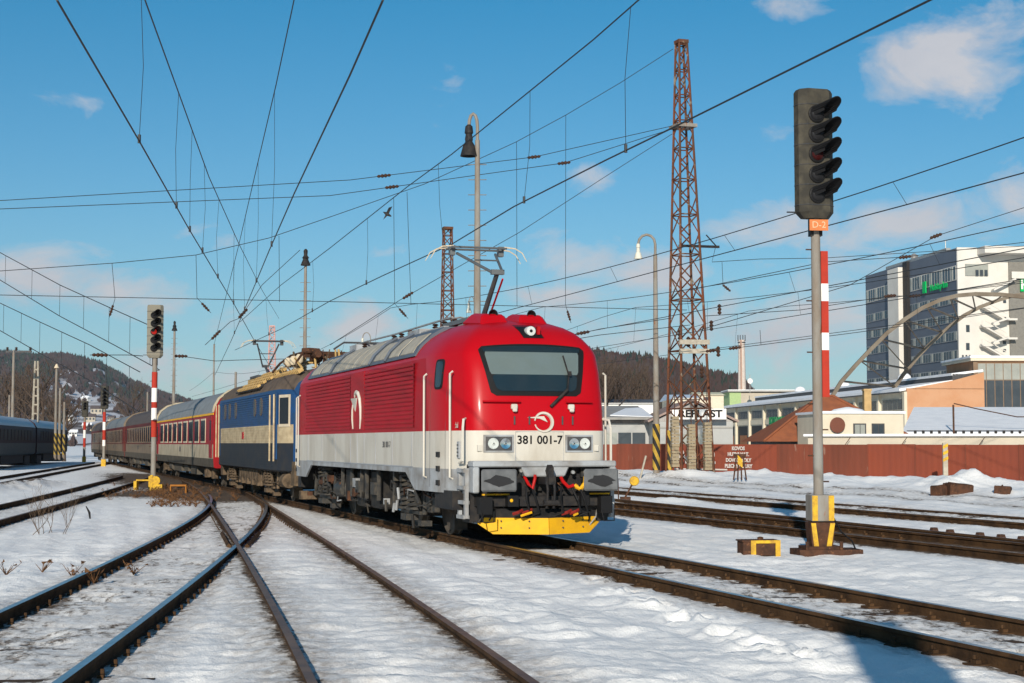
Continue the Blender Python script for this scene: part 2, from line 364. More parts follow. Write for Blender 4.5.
def snow_mat():
    m=bpy.data.materials.new('snow_and_ballast'); m.use_nodes=True; nt=m.node_tree; n=nt.nodes; l=nt.links; b=n['Principled BSDF']
    tc=n.new('ShaderNodeTexCoord'); P=tc.outputs['Object']
    def noise(sc,det=8,ro=.6,vec=P):
        z=n.new('ShaderNodeTexNoise'); z.inputs['Scale'].default_value=sc; z.inputs['Detail'].default_value=det; z.inputs['Roughness'].default_value=ro; l.new(vec,z.inputs['Vector']); return z.outputs['Fac']
    def math_(op,a,b_=None,clamp=False):
        q=n.new('ShaderNodeMath'); q.operation=op; q.use_clamp=clamp
        for i,v in enumerate((a,b_)):
            if v is None: continue
            if isinstance(v,(int,float)): q.inputs[i].default_value=v
            else: l.new(v,q.inputs[i])
        return q.outputs[0]
    def attr(nm):
        a=n.new('ShaderNodeAttribute'); a.attribute_name=nm; return a.outputs['Fac']
    def mix(f,c1,c2):
        q=n.new('ShaderNodeMix'); q.data_type='RGBA'; l.new(f,q.inputs[0])
        for i,c in ((6,c1),(7,c2)):
            if isinstance(c,tuple): q.inputs[i].default_value=(*c,1)
            else: l.new(c,q.inputs[i])
        return q.outputs[2]
    mp=n.new('ShaderNodeMapping'); mp.inputs['Scale'].default_value=(1,.55,1); mp.inputs['Rotation'].default_value=(0,0,.25); l.new(P,mp.inputs[0])
    nb=noise(.9,10,.65,mp.outputs[0]); nf=noise(9,8,.7,mp.outputs[0]); nfine=noise(55,4,.6)
    comb=math_('ADD',math_('MULTIPLY',nb,.5),math_('MULTIPLY',nf,.5))
    d=attr('dirt_and_shade'); rd=attr('rail_gap')
    raild=math_('MULTIPLY',math_('SUBTRACT',1.0,math_('DIVIDE',rd,.28),True),.60)
    wide=math_('MULTIPLY',math_('SUBTRACT',1.0,math_('DIVIDE',rd,.70),True),.95)
    D=math_('ADD',math_('MAXIMUM',d,raild),math_('MULTIPLY',raild,.25)); DS=math_('MAXIMUM',D,wide)
    f=math_('MULTIPLY',math_('SUBTRACT',math_('ADD',D,math_('SUBTRACT',math_('MULTIPLY',comb,1.9),.95)),.52),6.0,True)
    nc=noise(2.2,7); 
    vor=n.new('ShaderNodeTexVoronoi'); vor.inputs['Scale'].default_value=17; l.new(P,vor.inputs['Vector'])
    sepc=n.new('ShaderNodeSeparateColor'); l.new(vor.outputs['Color'],sepc.inputs[0])
    st=mix(sepc.outputs[0],(.035,.024,.017),(.15,.105,.07))
    st=mix(math_('MULTIPLY',math_('SUBTRACT',nc,.5),5,True),st,(.10,.055,.032))
    snow=mix(math_('MULTIPLY',math_('SUBTRACT',nb,.42),4,True),(.93,.915,.89),(.88,.865,.84))
    # grey-brown soiling of the snow close to the track
    soil=math_('MULTIPLY',math_('MULTIPLY',DS,math_('MULTIPLY',math_('SUBTRACT',nf,.33),3,True)),1.15,True)
    snow=mix(soil,snow,(.27,.205,.145))
    speck=math_('MULTIPLY',math_('SUBTRACT',nfine,.68),10,True)
    snow=mix(math_('MULTIPLY',speck,.35),snow,(.25,.2,.15))
    col=mix(f,snow,st); l.new(col,b.inputs['Base Color'])
    rr=n.new('ShaderNodeMapRange'); l.new(f,rr.inputs[0]); rr.inputs[3].default_value=.62; rr.inputs[4].default_value=.95; l.new(rr.outputs[0],b.inputs['Roughness'])
    h=math_('ADD',math_('MULTIPLY',nf,.8),math_('MULTIPLY',math_('MULTIPLY',vor.outputs['Distance'],f),-.9))
    h=math_('ADD',h,math_('MULTIPLY',nfine,.13)); h=math_('ADD',h,math_('MULTIPLY',noise(26,6,.65,mp.outputs[0]),.20))
    bp=n.new('ShaderNodeBump'); bp.inputs['Strength'].default_value=.62; bp.inputs['Distance'].default_value=.06; l.new(h,bp.inputs['Height']); l.new(bp.outputs[0],b.inputs['Normal'])
    b.inputs['Specular IOR Level'].default_value=.3
    return m
SN=snow_mat()
def grid_mesh(name,X,Y,Z,attrs,mat,label=None):
    r,c=X.shape; me=bpy.data.meshes.new(name)
    co=np.stack([X.ravel(),Y.ravel(),Z.ravel()],1)
    i=np.arange(r*c).reshape(r,c); q=np.stack([i[:-1,:-1],i[:-1,1:],i[1:,1:],i[1:,:-1]],-1).reshape(-1,4)
    me.vertices.add(len(co)); me.vertices.foreach_set('co',co.ravel())
    me.loops.add(q.size); me.loops.foreach_set('vertex_index',q.ravel().astype(np.int32))
    me.polygons.add(len(q)); me.polygons.foreach_set('loop_start',np.arange(0,q.size,4,dtype=np.int32)); me.polygons.foreach_set('loop_total',np.full(len(q),4,dtype=np.int32))
    me.polygons.foreach_set('use_smooth',np.ones(len(q),dtype=bool)); me.update(calc_edges=True)
    for k,a in attrs.items():
        at_=me.attributes.new(k,'FLOAT','POINT'); at_.data.foreach_set('value',a.ravel().astype(np.float32))
    me.materials.append(mat); o=bpy.data.objects.new(name,me); COL.objects.link(o); return o
ys=np.exp(np.arange(math.log(5.5),math.log(165),.0052)); us=np.linspace(-.50,.50,620)
Yg,Ug=np.meshgrid(ys,us,indexing='ij'); Xg=Ug*(Yg+1.5)
Zg,RD,DI,GG=ground_fields(Xg,Yg)
e=np.minimum(1,np.minimum((Yg-5.5)/1.5,(165-Yg)/25)); Zg=Zg*e+(-.24)*(1-e)
g=grid_mesh('snow_ground',Xg,Yg,Zg,{'rail_gap':np.clip(RD,0,2),'dirt_and_shade':DI},SN); tag(g,'trampled snow with dirty ballast between the tracks','snow',kind='structure')
X2,Y2=np.meshgrid(np.array([-4000,-1500,-500,-150,-60,-20,0,20,60,150,500,1500,4000.]),np.array([-300,-60,-15,0,15,60,150,400,1200,3000,6000.]))
Z2=np.full(X2.shape,-.30)
g=grid_mesh('snow_field',X2,Y2,Z2,{'rail_gap':np.full(X2.shape,2.),'dirt_and_shade':np.zeros(X2.shape)},SN); tag(g,'flat snow field reaching the horizon','snow',kind='structure')
# ------------------------------------------------------------------ rails and sleepers
PROF=[(-.036,0),(.036,0),(.036,-.035),(.012,-.045),(.009,-.125),(.07,-.145),(.07,-.16),(-.07,-.16),(-.07,-.145),(-.009,-.125),(-.012,-.045),(-.036,-.035)]
def rail_mesh(P,Nn,off,z,mats,parent,j0=0,j1=None):
    P=P[j0:j1]; Nn=Nn[j0:j1]
    k=len(PROF); vs=[];fs=[];ms=[]
    for (p,n) in zip(P,Nn):
        for (a,b) in PROF: vs.append((p[0]+n[0]*(off+a),p[1]+n[1]*(off+a),z+b))
    for i in range(len(P)-1):
        for j in range(k):
            fs.append((i*k+j,i*k+(j+1)%k,(i+1)*k+(j+1)%k,(i+1)*k+j)); ms.append(1 if j==0 else 0)
    fs.append(tuple(range(k))); ms.append(0); fs.append(tuple(range((len(P)-1)*k,len(P)*k))[::-1]); ms.append(0)
    m=MB(); m.v=vs;m.f=fs;m.m=ms
    return m.build('rail',mats,parent)
sm=MB(); sm.box(-1.25,1.25,-.12,.12,-.30,-.165,0)
for sx in (-1,1):
    sm.box(sx*.755-.17,sx*.755+.17,-.085,.085,-.166,-.145,1)
    for d in (-.11,.11):
        sm.box(sx*.755+d*.9-.025,sx*.755+d*.9+.025,-.04,.04,-.146,-.115,1); sm.tube((sx*.755+d,0,-.11),(sx*.755+d,0,-.075),.016,6,m=1)
sleeper_me=None
SLR={'A':(8,30,.62),'L':(8,46,.62),'M':(8,44,.62),'N':(30,62,.65),'Q':(30,58,.65),'P':(36,60,.7)}
slz={'A':.018,'L':.0,'M':-.03,'N':-.03,'Q':.02,'P':.0}
for (k,fn,y0,y1,z,tm,lb) in TR:
    root=empty('railway_track',(0,0,0),0,lb,'railway track','yard tracks across the snow')
    P,T,Nn=CENTRES[k]
    top={'t':railt,'b':railb,'d':railb}[tm]
    for sgn in (-1,1): rail_mesh(P,Nn,sgn*.755,z,[railr,top],root)
    if k in SLR:
        a,b_,stp=SLR[k]; Pc,Tc,Nc=centre(fn,a,b_,stp)
        for p,t in list(zip(Pc,Tc))[:98]:
            if sleeper_me is None:
                o=sm.build('sleeper',[wood,railr],root); sleeper_me=o.data
            else: o=bpy.data.objects.new('sleeper',sleeper_me); link(o,root)
            o.location=(p[0],p[1],slz[k]+z+random.uniform(-.008,.008)); o.rotation_euler=(0,0,math.atan2(-t[0],t[1])+random.uniform(-.015,.015))
# turnout frog and check rails where L and M cross, the extra switch rail by Q
root=empty('turnout_frog',(0,0,0),0,'rusty crossing frog where two rails meet in the snow','track frog')
ff=atz(237.5,537,0); m=MB()
yy=np.linspace(ff.y-1.6,ff.y+2.2,8)
for fn,off in ((lambda Y:np.polyval(pL,Y),.755+.13),(lambda Y:np.polyval(pM,Y),-.755-.13)):
    pts=[]
    for y in yy:
        pts.append((float(fn(y))+off*1.01,y,-.06))
    m.path(pts,.045,4)
m.build('wing_rail',railr,root)
m=MB(); m.box(ff.x-.2,ff.x+.2,ff.y-.7,ff.y+1.0,-.17,-.10); m.build('frog_plate',rust,root)
root=empty('switch_rail',(0,0,0),0,'rusty point rail with braces lying beside the first track right of the mast','switch rail')
def qx(Y):
    t=np.clip((np.asarray(Y,float)-28)/45,-.1,1); return (10.25+ .75*t)*EYE-.3075*Y
P,T,Nn=centre(qx,22,75); rail_mesh(P,Nn,.28,0,[railr,railb],root)
for (px,py) in ((934,530),(950,532),(980,535),(1001,537),(1022,539)):
    p=atz(px,py,-.05); m=MB(); m.prism([(-.10,-.14),(.10,-.14),(.05,.0),(-.05,.0)],-.05,.05); o=m.build('rail_brace',rust,root); o.location=(p.x,p.y,0); o.rotation_euler=(0,0,TH)
# ------------------------------------------------------------------ the red locomotive (local frame: x across, y back from the buffer face, z above rail)
OX,OY=.645,26.1
def trainpos(s,lat=0): return Vector((OX-ST*s+CT*lat, OY+CT*s+ST*lat, 0))
ZL=[.82,1.12,1.22,1.34,1.86,2.2,2.5,2.85,3.15,3.22,3.32,3.44,3.56,3.66,3.75,3.81,3.85]
WZ=[1.49,1.49,1.49,1.49,1.49,1.49,1.485,1.475,1.455,1.43,1.37,1.27,1.13,.97,.78,.55,.25]
SZ=[.62,.62,.62,.62,.62,.66,.72,.80,.92,.96,1.03,1.13,1.27,1.48,1.80,2.25,2.8]
CD=[(0,0),(.004,.18),(.012,.34),(.03,.50),(.06,.63),(.11,.735),(.18,.79),(.28,.825),(.45,.86),(.7,.925),(.95,.965),(1.25,.99),(1.7,1.0)]
def itp(z,A,B):
    if z<=A[0]: return B[0]
    for i in range(len(A)-1):
        if z<=A[i+1]: t=(z-A[i])/(A[i+1]-A[i]); return B[i]*(1-t)+B[i+1]*t
    return B[-1]
def front_s(lat,z):
    w=itp(z,ZL,WZ); s0=itp(z,ZL,SZ); f=min(abs(lat)/max(w,.01),1)
    return s0+itp(f,[b for a,b in CD],[a for a,b in CD])
LEN=18.0
def side_x(s,z):
    s=min(s,LEN-s); return itp(z,ZL,WZ)*itp(s-itp(z,ZL,SZ),[a for a,b in CD],[b for a,b in CD])
def loco_body():
    m=MB(); cols=None; rings=[]
    for z,w,s0 in zip(ZL,WZ,SZ):
        ring=[]
        half=[]
        for d,f in CD: half.append((f*w,s0+d))
        fr=[(-a,b) for a,b in half[::-1]]+half[1:]          # front, left to right
        side=[(w,y) for y in (3.3,9.0,14.7)]
        bk=[(a,LEN-b) for a,b in fr[::-1]]
        side2=[(-w,y) for y in (14.7,9.0,3.3)]
        ring=fr+side+bk+side2; rings.append([(a,b,z) for a,b in ring])
    n=len(rings[0]); vs=[p for r in rings for p in r]; fs=[];ms=[]
    for i in range(len(rings)-1):
        zc=(ZL[i]+ZL[i+1])/2
        for j in range(n):
            k=(j+1)%n; a,b,c,d=i*n+j,i*n+k,(i+1)*n+k,(i+1)*n+j
            yc=(vs[a][1]+vs[b][1])/2
            if ZL[i]<1.1 and 3.2<yc<14.8: continue
            if yc<.95+.3 and abs(vs[a][0])<1.25 and abs(vs[b][0])<1.25 and zc<1.2: continue
            fs.append((a,b,c,d))
            if zc<1.22: mt=2
            elif zc<1.86: mt=1 if (zc>1.34 or yc>1.2) else 1
            else: mt=0 if (yc<2.6 or zc>3.0) else 3
            ms.append(mt)
    t=(len(rings)-1)*n; fs.append(tuple(range(t,t+n))); ms.append(0)
    m.v=vs;m.f=fs;m.m=ms
    return m
loco=empty('electric_locomotive',(OX,OY,0),TH,'red and white electric locomotive numbered 381 001-7 with yellow snow plough','locomotive')
body=loco_body().build('body',[red,white,lgrey,redside],loco,smooth=True)
# skirt slopes next to the bogies
for y0,y1 in ((3.3,4.0),(14.7,14.0)):
    for sx in (-1,1):
        m=MB(); m.add([(sx*1.49,y0,.82),(sx*1.49,y1,1.12),(sx*1.49,y0,1.12),(sx*1.45,y0,.82),(sx*1.45,y1,1.12),(sx*1.45,y0,1.12)],[(0,1,2),(3,5,4),(0,3,4,1),(1,4,5,2),(2,5,3,0)])
        m.build('skirt_gusset',lgrey,loco)
# corrugated side panels
for sx in (-1,1):
    for (a,b) in ((3.35,7.66),(9.14,14.75)) :
        m=MB(); z=1.92; rows=15; h=(3.12-1.92)/rows
        for i in range(rows):
            za=z+i*h
            m.add([(sx*1.496,a,za+h*.10),(sx*1.496,b,za+h*.10),(sx*1.505,b,za+h*.35),(sx*1.505,a,za+h*.35),(sx*1.505,b,za+h*.75),(sx*1.505,a,za+h*.75),(sx*1.490,b,za+h*.95),(sx*1.490,a,za+h*.95)],
                  [(0,1,2,3),(3,2,4,5),(5,4,6,7)])
        m.build('corrugated_panel',redside,loco,fix=False)
    m=MB()
    m.box(sx*1.49-.01,sx*1.49+.012,7.7,9.1,1.92,3.13); m.build('logo_panel',redside,loco)
# side seams on white band
for sx in (-1,1):
    m=MB()
    for y in (3.5,5.1,6.6,7.7,8.4,9.1,10.8,12.5,14.4): m.box(sx*1.493-.004,sx*1.493+.004,y-.012,y+.012,1.24,1.84)
    m.box(sx*1.493-.004,sx*1.493+.004,3.4,14.6,1.215,1.235)
    m.build('panel_seams',grey,loco)
def cprism(m,poly,sx,off):
    k=len(poly); vs=[(sx*(side_x(a,b)+off),a,b) for a,b in poly]+[(sx*(side_x(a,b)-.04),a,b) for a,b in poly]
    m.add(vs,[tuple(range(k)),tuple(range(k,2*k))[::-1]]+[(i,(i+1)%k,(i+1)%k+k,i+k) for i in range(k)])
def side_glyph(pts,r,sx=-1): m=MB(); m.path([(sx*1.515,a,b) for a,b in pts],r,5); return m
# side emblem: an arc, two legs and a beak
arc=[(8.05,1.98),(7.98,2.25),(7.98,2.55),(8.06,2.82),(8.22,2.98),(8.42,3.03),(8.56,2.97),(8.60,2.88)]
arc=[(a,1.95+(b-1.98)*.74) for a,b in arc]
arc2=[(8.78,1.98),(8.84,2.25),(8.84,2.5),(8.80,2.68)]
arc2=[(a,1.95+(b-1.98)*.74) for a,b in arc2]
for sx in (-1,1):
    m=MB(); m.path([(sx*1.512,a,b) for a,b in arc],[.014,.026,.034,.042,.046,.04,.03,.018],6); m.path([(sx*1.512,a,b) for a,b in arc2],[.014,.026,.026,.016],6)
    m.prism([(9.03,2.60),(8.40,2.60),(8.56,2.32)],sx*1.500,sx*1.516,'yz')
    m.build('white_emblem',white,loco)
# grey roof hood with light panels
RB=pm('roof_blue_grey',(.10,.12,.15),.5,col2=(.07,.075,.085),scale=3,amt=.6); RP=pm('roof_light_panel',(.38,.345,.28),.55,col2=(.25,.22,.17),scale=4,amt=.6)
m=MB()
hp=[(-1.44,3.21),(-1.33,3.40),(-1.10,3.62),(-.86,3.76),(.86,3.76),(1.10,3.62),(1.33,3.40),(1.44,3.21)]
hp=[(a*1.012,b+.02) for a,b in hp]
m.prism(hp,3.5,14.8,'xz'); hood=m.build('roof_hood',RB,loco)
def slopept(t,y,sx=-1,o=.012):   # t 0 bottom..1 top along the hood slope
    a=[(1.457,3.23),(1.346,3.42),(1.113,3.64),(.87,3.78)]
    q=t*3; i=min(int(q),2); f=q-i
    return (sx*(a[i][0]*(1-f)+a[i+1][0]*f+o*.7), y, a[i][1]*(1-f)+a[i+1][1]*f+o)
for sx in (-1,1):
    for (a,b,t0,t1) in ((3.75,4.75,.12,.72),(4.95,5.75,.12,.72),(6.1,7.15,.12,.72),(7.6,8.35,.05,1),(8.42,9.17,.05,1),(9.24,9.99,.05,1),(10.06,10.81,.05,1),(10.88,11.5,.05,1),(12.1,13.1,.12,.72),(13.35,14.4,.12,.72)):
        m=MB(); k=6
        vs=[slopept(t0+(t1-t0)*i/k,y,sx) for i in range(k+1) for y in (a,b)]
        vi=[slopept(t0+(t1-t0)*i/k,y,sx,-.01) for i in range(k+1) for y in (a,b)]
        m.add(vs+vi,[(2*i,2*i+1,2*i+3,2*i+2) for i in range(k)]+[(14+2*i,16+2*i,17+2*i,15+2*i) for i in range(k)]+[(0,14,15,1),(12,13,27,26)]+[(2*i,2*i+2,16+2*i,14+2*i) for i in range(k)]+[(2*i+1,15+2*i,17+2*i,2*i+3) for i in range(k)])
        m.build('roof_panel',RP,hood)
    for y in (5.9,7.38,11.75):
        m=MB(); m.path([slopept(t/6,y,sx,.02) for t in range(7)],.04,5); m.build('roof_rib',RB,hood)
# roof equipment
m=MB(); 
for sx in (-.62,.62): m.box(sx-.05,sx+.05,4.4,14.2,3.80,3.86)
m.box(-.35,.35,9.6,11.8,3.8,3.98); m.box(-.7,-.2,6.2,7.2,3.78,3.93); m.box(-.75,-.35,12.2,13.0,3.78,3.97)
m.build('roof_box',lgrey,loco)
m=MB()
for (x,y) in ((-.5,5.0),(-.5,5.7),(-.55,7.6),(-.5,8.6),(-.5,9.3),(-.55,12.2),(.5,6),(.5,9),(-.5,13.6),(-.45,4.4)):
    for k in range(4): m.lathe([(.035,0),(.07,.02),(.035,.045)],(x,y,3.80+k*.05),n=8)
m.build('roof_insulator',ins,loco,smooth=True)
m=MB(); m.path([(-.5,4.4,4.03),(-.5,5.7,4.03),(-.5,9.3,4.02),(-.55,12.2,4.03),(-.5,13.6,4.03)],.022,5); m.path([(-.5,5.2,4.03),(-.1,5.3,4.1),(.3,5.2,4.0)],.02,5); m.build('roof_busbar',galv,loco)
def pantograph(parent,y,z0,h,w=1.95,dirn=1,mat=galv,KN=(1.0,.60,.42)):
    p=empty('pantograph',(0,y,z0)); COL.objects.unlink(p); link(p,parent)
    m=MB()
    for sx in (-.5,.5): m.box(sx-.04,sx+.04,-.9,.9,.0,.08)
    for yy in (-.85,.85): m.box(-.5,.5,yy-.04,yy+.04,.0,.08)
    for sx in (-.5,.5):
        for yy in (-.8,.8):
            m.lathe([(.05,-.16),(.08,-.12),(.05,-.08),(.08,-.04),(.05,0)],(sx,yy,0),n=8)
    m.build('base_frame',mat,p)
    kx,ky,kz=0,dirn*KN[0],h*KN[1]; hy=dirn*KN[2]
    m=MB(); m.tube((0,0,.1),(0,ky,kz),.055,8,.045); m.build('lower_arm',dgrey,p)
    m=MB(); m.tube((.14,.1,.1),(.10,ky,kz-.12),.02,6); m.build('thrust_rod',red,p)
    m=MB(); m.tube((-.1,ky,kz),(-.38,-hy,h-.1),.028,6); m.tube((.1,ky,kz),(.38,-hy,h-.1),.028,6); m.tube((-.22,(ky-hy)*.5,(h+kz)*.5),(.22,(ky-hy)*.5,(h+kz)*.5),.016,5)
    m.box(-.12,.12,ky-.05,ky+.05,kz-.04,kz+.05); m.build('upper_arm',mat,p)
    m=MB()
    for yy in (-.2,.2):
        m.path([(-.55,yy-hy,h),(.55,yy-hy,h)],.022,6); 
    for sx in (-1,1):
        m.tube((sx*.5,-.2-hy,h),(sx*.5,.2-hy,h),.03,6); m.box(sx*.48-.05,sx*.48+.05,-.07-hy,.07-hy,h-.14,h+.05)
    m.build('collector_head',mat,p)
    m=MB()
    for sx in (-1,1):
        for yy in (-.2,.2): m.path([(sx*.5,yy-hy,h+.02),(sx*.72,yy-hy,h+.0),(sx*.86,yy-hy,h-.08),(sx*.95,yy-hy,h-.24)],[.014,.013,.011,.007],5)
    m.build('end_horn',insw,p)
    return p
pantograph(loco,4.1,3.86,1.50,dirn=-1,mat=pm('pantograph_steel',(.13,.14,.145),.5,metal=.3,amt=.5))
# folded rear pantograph
m=MB(); m.tube((-.4,12.4,4.0),(-.4,14.2,4.05),.03,5); m.tube((.4,12.4,4.0),(.4,14.2,4.05),.03,5); m.path([(-.95,14.0,3.95),(-.7,14.0,4.12),(.7,14.0,4.12),(.95,14.0,3.95)],.025,5); m.path([(0,12.6,4.0),(0,14.3,4.08)],.04,5); m.build('folded_pantograph',dgrey,loco)
# horn fairings
for x in (-.42,.28):
    m=MB(); m.add([(x-.28,1.75,3.68),(x+.28,1.75,3.68),(x+.20,1.95,3.90),(x-.20,1.95,3.90),(x-.34,2.9,3.78),(x+.34,2.9,3.78),(x+.2,2.6,3.96),(x-.2,2.6,3.96)],[(0,1,2,3),(3,2,6,7),(7,6,5,4),(0,3,7,4),(1,5,6,2),(0,4,5,1)])
    o=m.build('horn_fairing',red,loco,bevel=.04)
    m=MB(); m.lathe([(.03,0),(.05,-.08),(.085,-.18),(.07,-.18),(.03,-.1)],(x,2.12,3.90),'y',14); m.build('horn',blackp,o,smooth=True)
# windscreen
def fsurf(name,poly,off,mats,parent,nx=14,nz=6,th=.02):
    # poly: function (u,v)->(lat,z)
    m=MB(); vs=[]
    for o in (off,off-th):
        for j in range(nz+1):
            for i in range(nx+1):
                a,b=poly(i/nx,j/nz); vs.append((a,front_s(a,b)-o,b))
    n=(nx+1)*(nz+1); fs=[]
    for j in range(nz):
        for i in range(nx):
            q=j*(nx+1)+i; fs.append((q,q+1,q+nx+2,q+nx+1)); fs.append((n+q,n+q+nx+1,n+q+nx+2,n+q+1))
    for i in range(nx): fs.append((i,n+i,n+i+1,i+1)); k=nz*(nx+1)+i; fs.append((k,k+1,n+k+1,n+k))
    for j in range(nz): a=j*(nx+1); fs.append((a,a+nx+1,n+a+nx+1,n+a)); b=a+nx; fs.append((b,n+b,n+b+nx+1,b+nx+1))
    m.add(vs,fs); return m.build(name,mats,parent,smooth=True)
def trap(x0b,x1b,x0t,x1t,z0,z1,rnd=0,bow=0):
    def f(u,v):
        k=0
        if rnd:                    # round the corners
            vv=min(v,1-v)*(z1-z0)
            if vv<rnd: k=rnd-math.sqrt(max(rnd*rnd-(rnd-vv)**2,0))
        a=(x0b*(1-v)+x0t*v)+k; b=(x1b*(1-v)+x1t*v)-k
        x=a*(1-u)+b*u
        return (x, z0+(z1-z0)*v+bow*(1-(x/.9)**2)*(v))
    return f
fr=fsurf('windscreen',trap(-.80,.76,-.97,.93,2.44,3.28,.08,.05),.012,blackp,loco,nz=16)
fsurf('glass_upper',trap(-.80,.74,-.87,.80,2.80,3.18,.02,.04),.022,glassg,fr,nz=8)
fsurf('glass_lower',trap(-.70,.68,-.79,.73,2.52,2.80,.08),.024,blind,fr,nz=10)
fsurf('glass_rim',trap(-.88,.81,-.90,.84,3.185,3.255,.0,.04),.024,blind,fr,nz=2)
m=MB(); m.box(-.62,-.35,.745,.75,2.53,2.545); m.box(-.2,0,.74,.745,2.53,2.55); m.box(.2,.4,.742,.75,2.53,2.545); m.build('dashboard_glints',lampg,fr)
m=MB(); m.tube((.52,front_s(.52,2.55)-.05,2.55),(.20,front_s(.2,2.28)-.04,2.26),.028,6); m.tube((.52,front_s(.5,2.55)-.05,2.55),(.56,front_s(.56,2.8)-.06,2.82),.014,5); m.tube((.56,front_s(.56,2.8)-.05,2.80),(.50,front_s(.5,3.12)-.04,3.13),.014,5); m.box(.53,.59,.70,.74,2.78,2.86)
m.build('wiper',black,loco)
# top lamp
tl=fsurf('top_lamp',trap(-.12,.24,-.20,.18,3.44,3.68,0),.018,blackp,loco,nx=4,nz=4,th=.05)
m=MB(); m.lathe([(.085,.12),(.085,0),(.08,-.02),(.001,-.03)],(.02,front_s(.02,3.49)-.02,3.56),'y',16); m.lathe([(.03,-.025),(.02,-.04)],(.02,front_s(.02,3.49)-.02,3.56),'y',10,m=1); m.build('lens',[lampg,blackp],tl,smooth=True)
m=MB(); m.box(.13,.18,1.14,1.22,3.50,3.64); m.build('red_lens',pm('red_lens',(.35,.01,.01),.2,amt=.1),tl)
# headlights
for sx in (-1,1):
    a,b=(.45,.96)
    poly=trap(sx*a,sx*b,sx*a,sx*b,1.50,1.79)
    h=fsurf('headlight',poly,.015,lgrey,loco,nx=6,nz=3,th=.05)
    fsurf('lamp_bezel',trap(sx*(a+.035),sx*(b-.035),sx*(a+.035),sx*(b-.035),1.53,1.76),.022,dgrey,h,nx=6,nz=3)
    xs=(.56,.80) 
    for x,mt in ((.80,lampg),(.60,chrome)):
        m=MB(); m.lathe([(.095,.0),(.088,-.015),(.03,-.006),(.02,-.03)],(sx*x,front_s(sx*x,1.645)-.024,1.645),'y',16,m=0); m.lathe([(.028,-.01),(.01,-.03)],(sx*x,front_s(sx*x,1.645)-.026,1.645),'y',8,m=1); m.build('lens',[mt,blackp],h,smooth=True)
# front details
def onf0(x,z,o=.008): return (x,front_s(x,z)-o,z)
fsurf('number_panel',trap(-.42,.42,-.42,.42,1.30,1.84,.05),.006,white,loco,nz=8)
m=MB(); m.path([onf0(a,b) for a,b in ((-.42,1.34),(-.42,1.84),(.42,1.84),(.42,1.34),(-.42,1.34))],.006,4); m.build('panel_outline',grey,loco)
text_obj('running_number','381 001-7',.195,blackp,loco,fn=lambda x,y,z:(x,front_s(x,1.70+y)-.011-z,1.70+y),ext=.002,bold=.004)
m=MB()
for lat0,lat1 in ((-.97,-.33),(.47,.95)): m.path([(lat0+(lat1-lat0)*i/6,front_s(lat0+(lat1-lat0)*i/6,2.34)-.06,2.345) for i in range(7)],.018,6); 
m.build('wiper_rail',red,loco)
for x in (-.44,.56):
    m=MB(); m.box(x-.055,x+.055,.60,.67,2.21,2.30); m.box(x-.04,x+.04,.57,.62,2.17,2.24); m.build('lamp_bracket',white,loco,bevel=.015)
m=MB()
for x in (-.44,-.18,.40,.58): m.box(x-.012,x+.012,.615,.63,1.96,2.10)
m.build('grab_clip',dgrey,loco)
for x in (-1.02,1.02):
    m=MB(); m.box(x-.04,x+.04,front_s(x,1.6)-.03,front_s(x,1.6)+.03,1.52,1.62); m.build('step_clip',white,loco)
# front emblem
pts=[]; 
for i in range(21):
    g=math.pi*(1.28-1.72*i/20); pts.append((.07+.165*math.cos(g),.0,2.02+.16*math.sin(g)))
m=MB()
def onf(x,z,o=.012): return (x,front_s(x,z)-o,z)
cpts=[(.07+.155*math.cos(math.pi*(.95-t*1.75)),2.00+.155*math.sin(math.pi*(.95-t*1.75))) for t in [i/20 for i in range(21)]]
m.path([onf(a,b) for a,b in cpts],[.012+.020*math.sin(math.pi*i/20) for i in range(21)],5)
cp2=[(.07+.155*math.cos(math.pi*(1.08+t*.42)),2.00+.155*math.sin(math.pi*(1.08+t*.42))) for t in [i/8 for i in range(9)]]
m.path([onf(a,b) for a,b in cp2],.012,5)
m.add([onf(-.22,2.075,.014),onf(.0,2.06,.018),onf(.14,2.0,.018),onf(.08,2.10,.018),onf(-.04,2.095,.016)],[(0,1,2,3,4)])
m.build('front_emblem',white,loco)
# buffer beam frame, recess, buffers
m=MB()
m.box(-1.24,1.24,.30,.66,1.26,1.36); m.box(-1.24,-1.13,.30,.62,.84,1.26); m.box(1.13,1.24,.30,.62,.98,1.26)
m.prism([(-.42,1.27),(.42,1.27),(.34,1.10),(-.34,1.10)],.32,.60); m.build('buffer_beam',lgrey,loco,bevel=.02)
m=MB(); m.box(-1.20,1.20,.62,1.1,.35,1.30); m.box(-1.42,1.42,.95,2.1,.55,.86); m.box(-1.13,1.13,.36,.62,.62,.78); m.build('front_recess',black,loco)
for sx in (-1,1):
    m=MB(); m.lathe([(.16,.62),(.16,.38),(.12,.36),(.12,.10)],(sx*.875,0,1.05),'y',16); b=m.build('buffer',black,loco,smooth=True)
    m=MB(); m.cbox((sx*.875,.055,1.05),(.60,.05,.36)); o=m.build('buffer_plate',pm('buffer_plate_steel',(.10,.105,.11),.5,col2=(.16,.165,.17),scale=5,amt=.7),b,bevel=.03)
    m=MB()
    k=22; rr=[]
    for i in range(k):
        g=2*math.pi*i/k; e=random.uniform(.8,1.15); rr.append((sx*.875+math.copysign(abs(math.cos(g))**1.6,math.cos(g))*.235*e,1.04+math.copysign(abs(math.sin(g))**1.4,math.sin(g))*.105*e))
    m.prism(rr,.024,.029); m.build('grease_patch',pm('grease',(.03,.03,.032),.35,amt=.3),b)
    m=MB(); m.box(sx*.875-.18,sx*.875+.28,.40,.44,.80,.825); m.build('yellow_bracket',yel,loco)
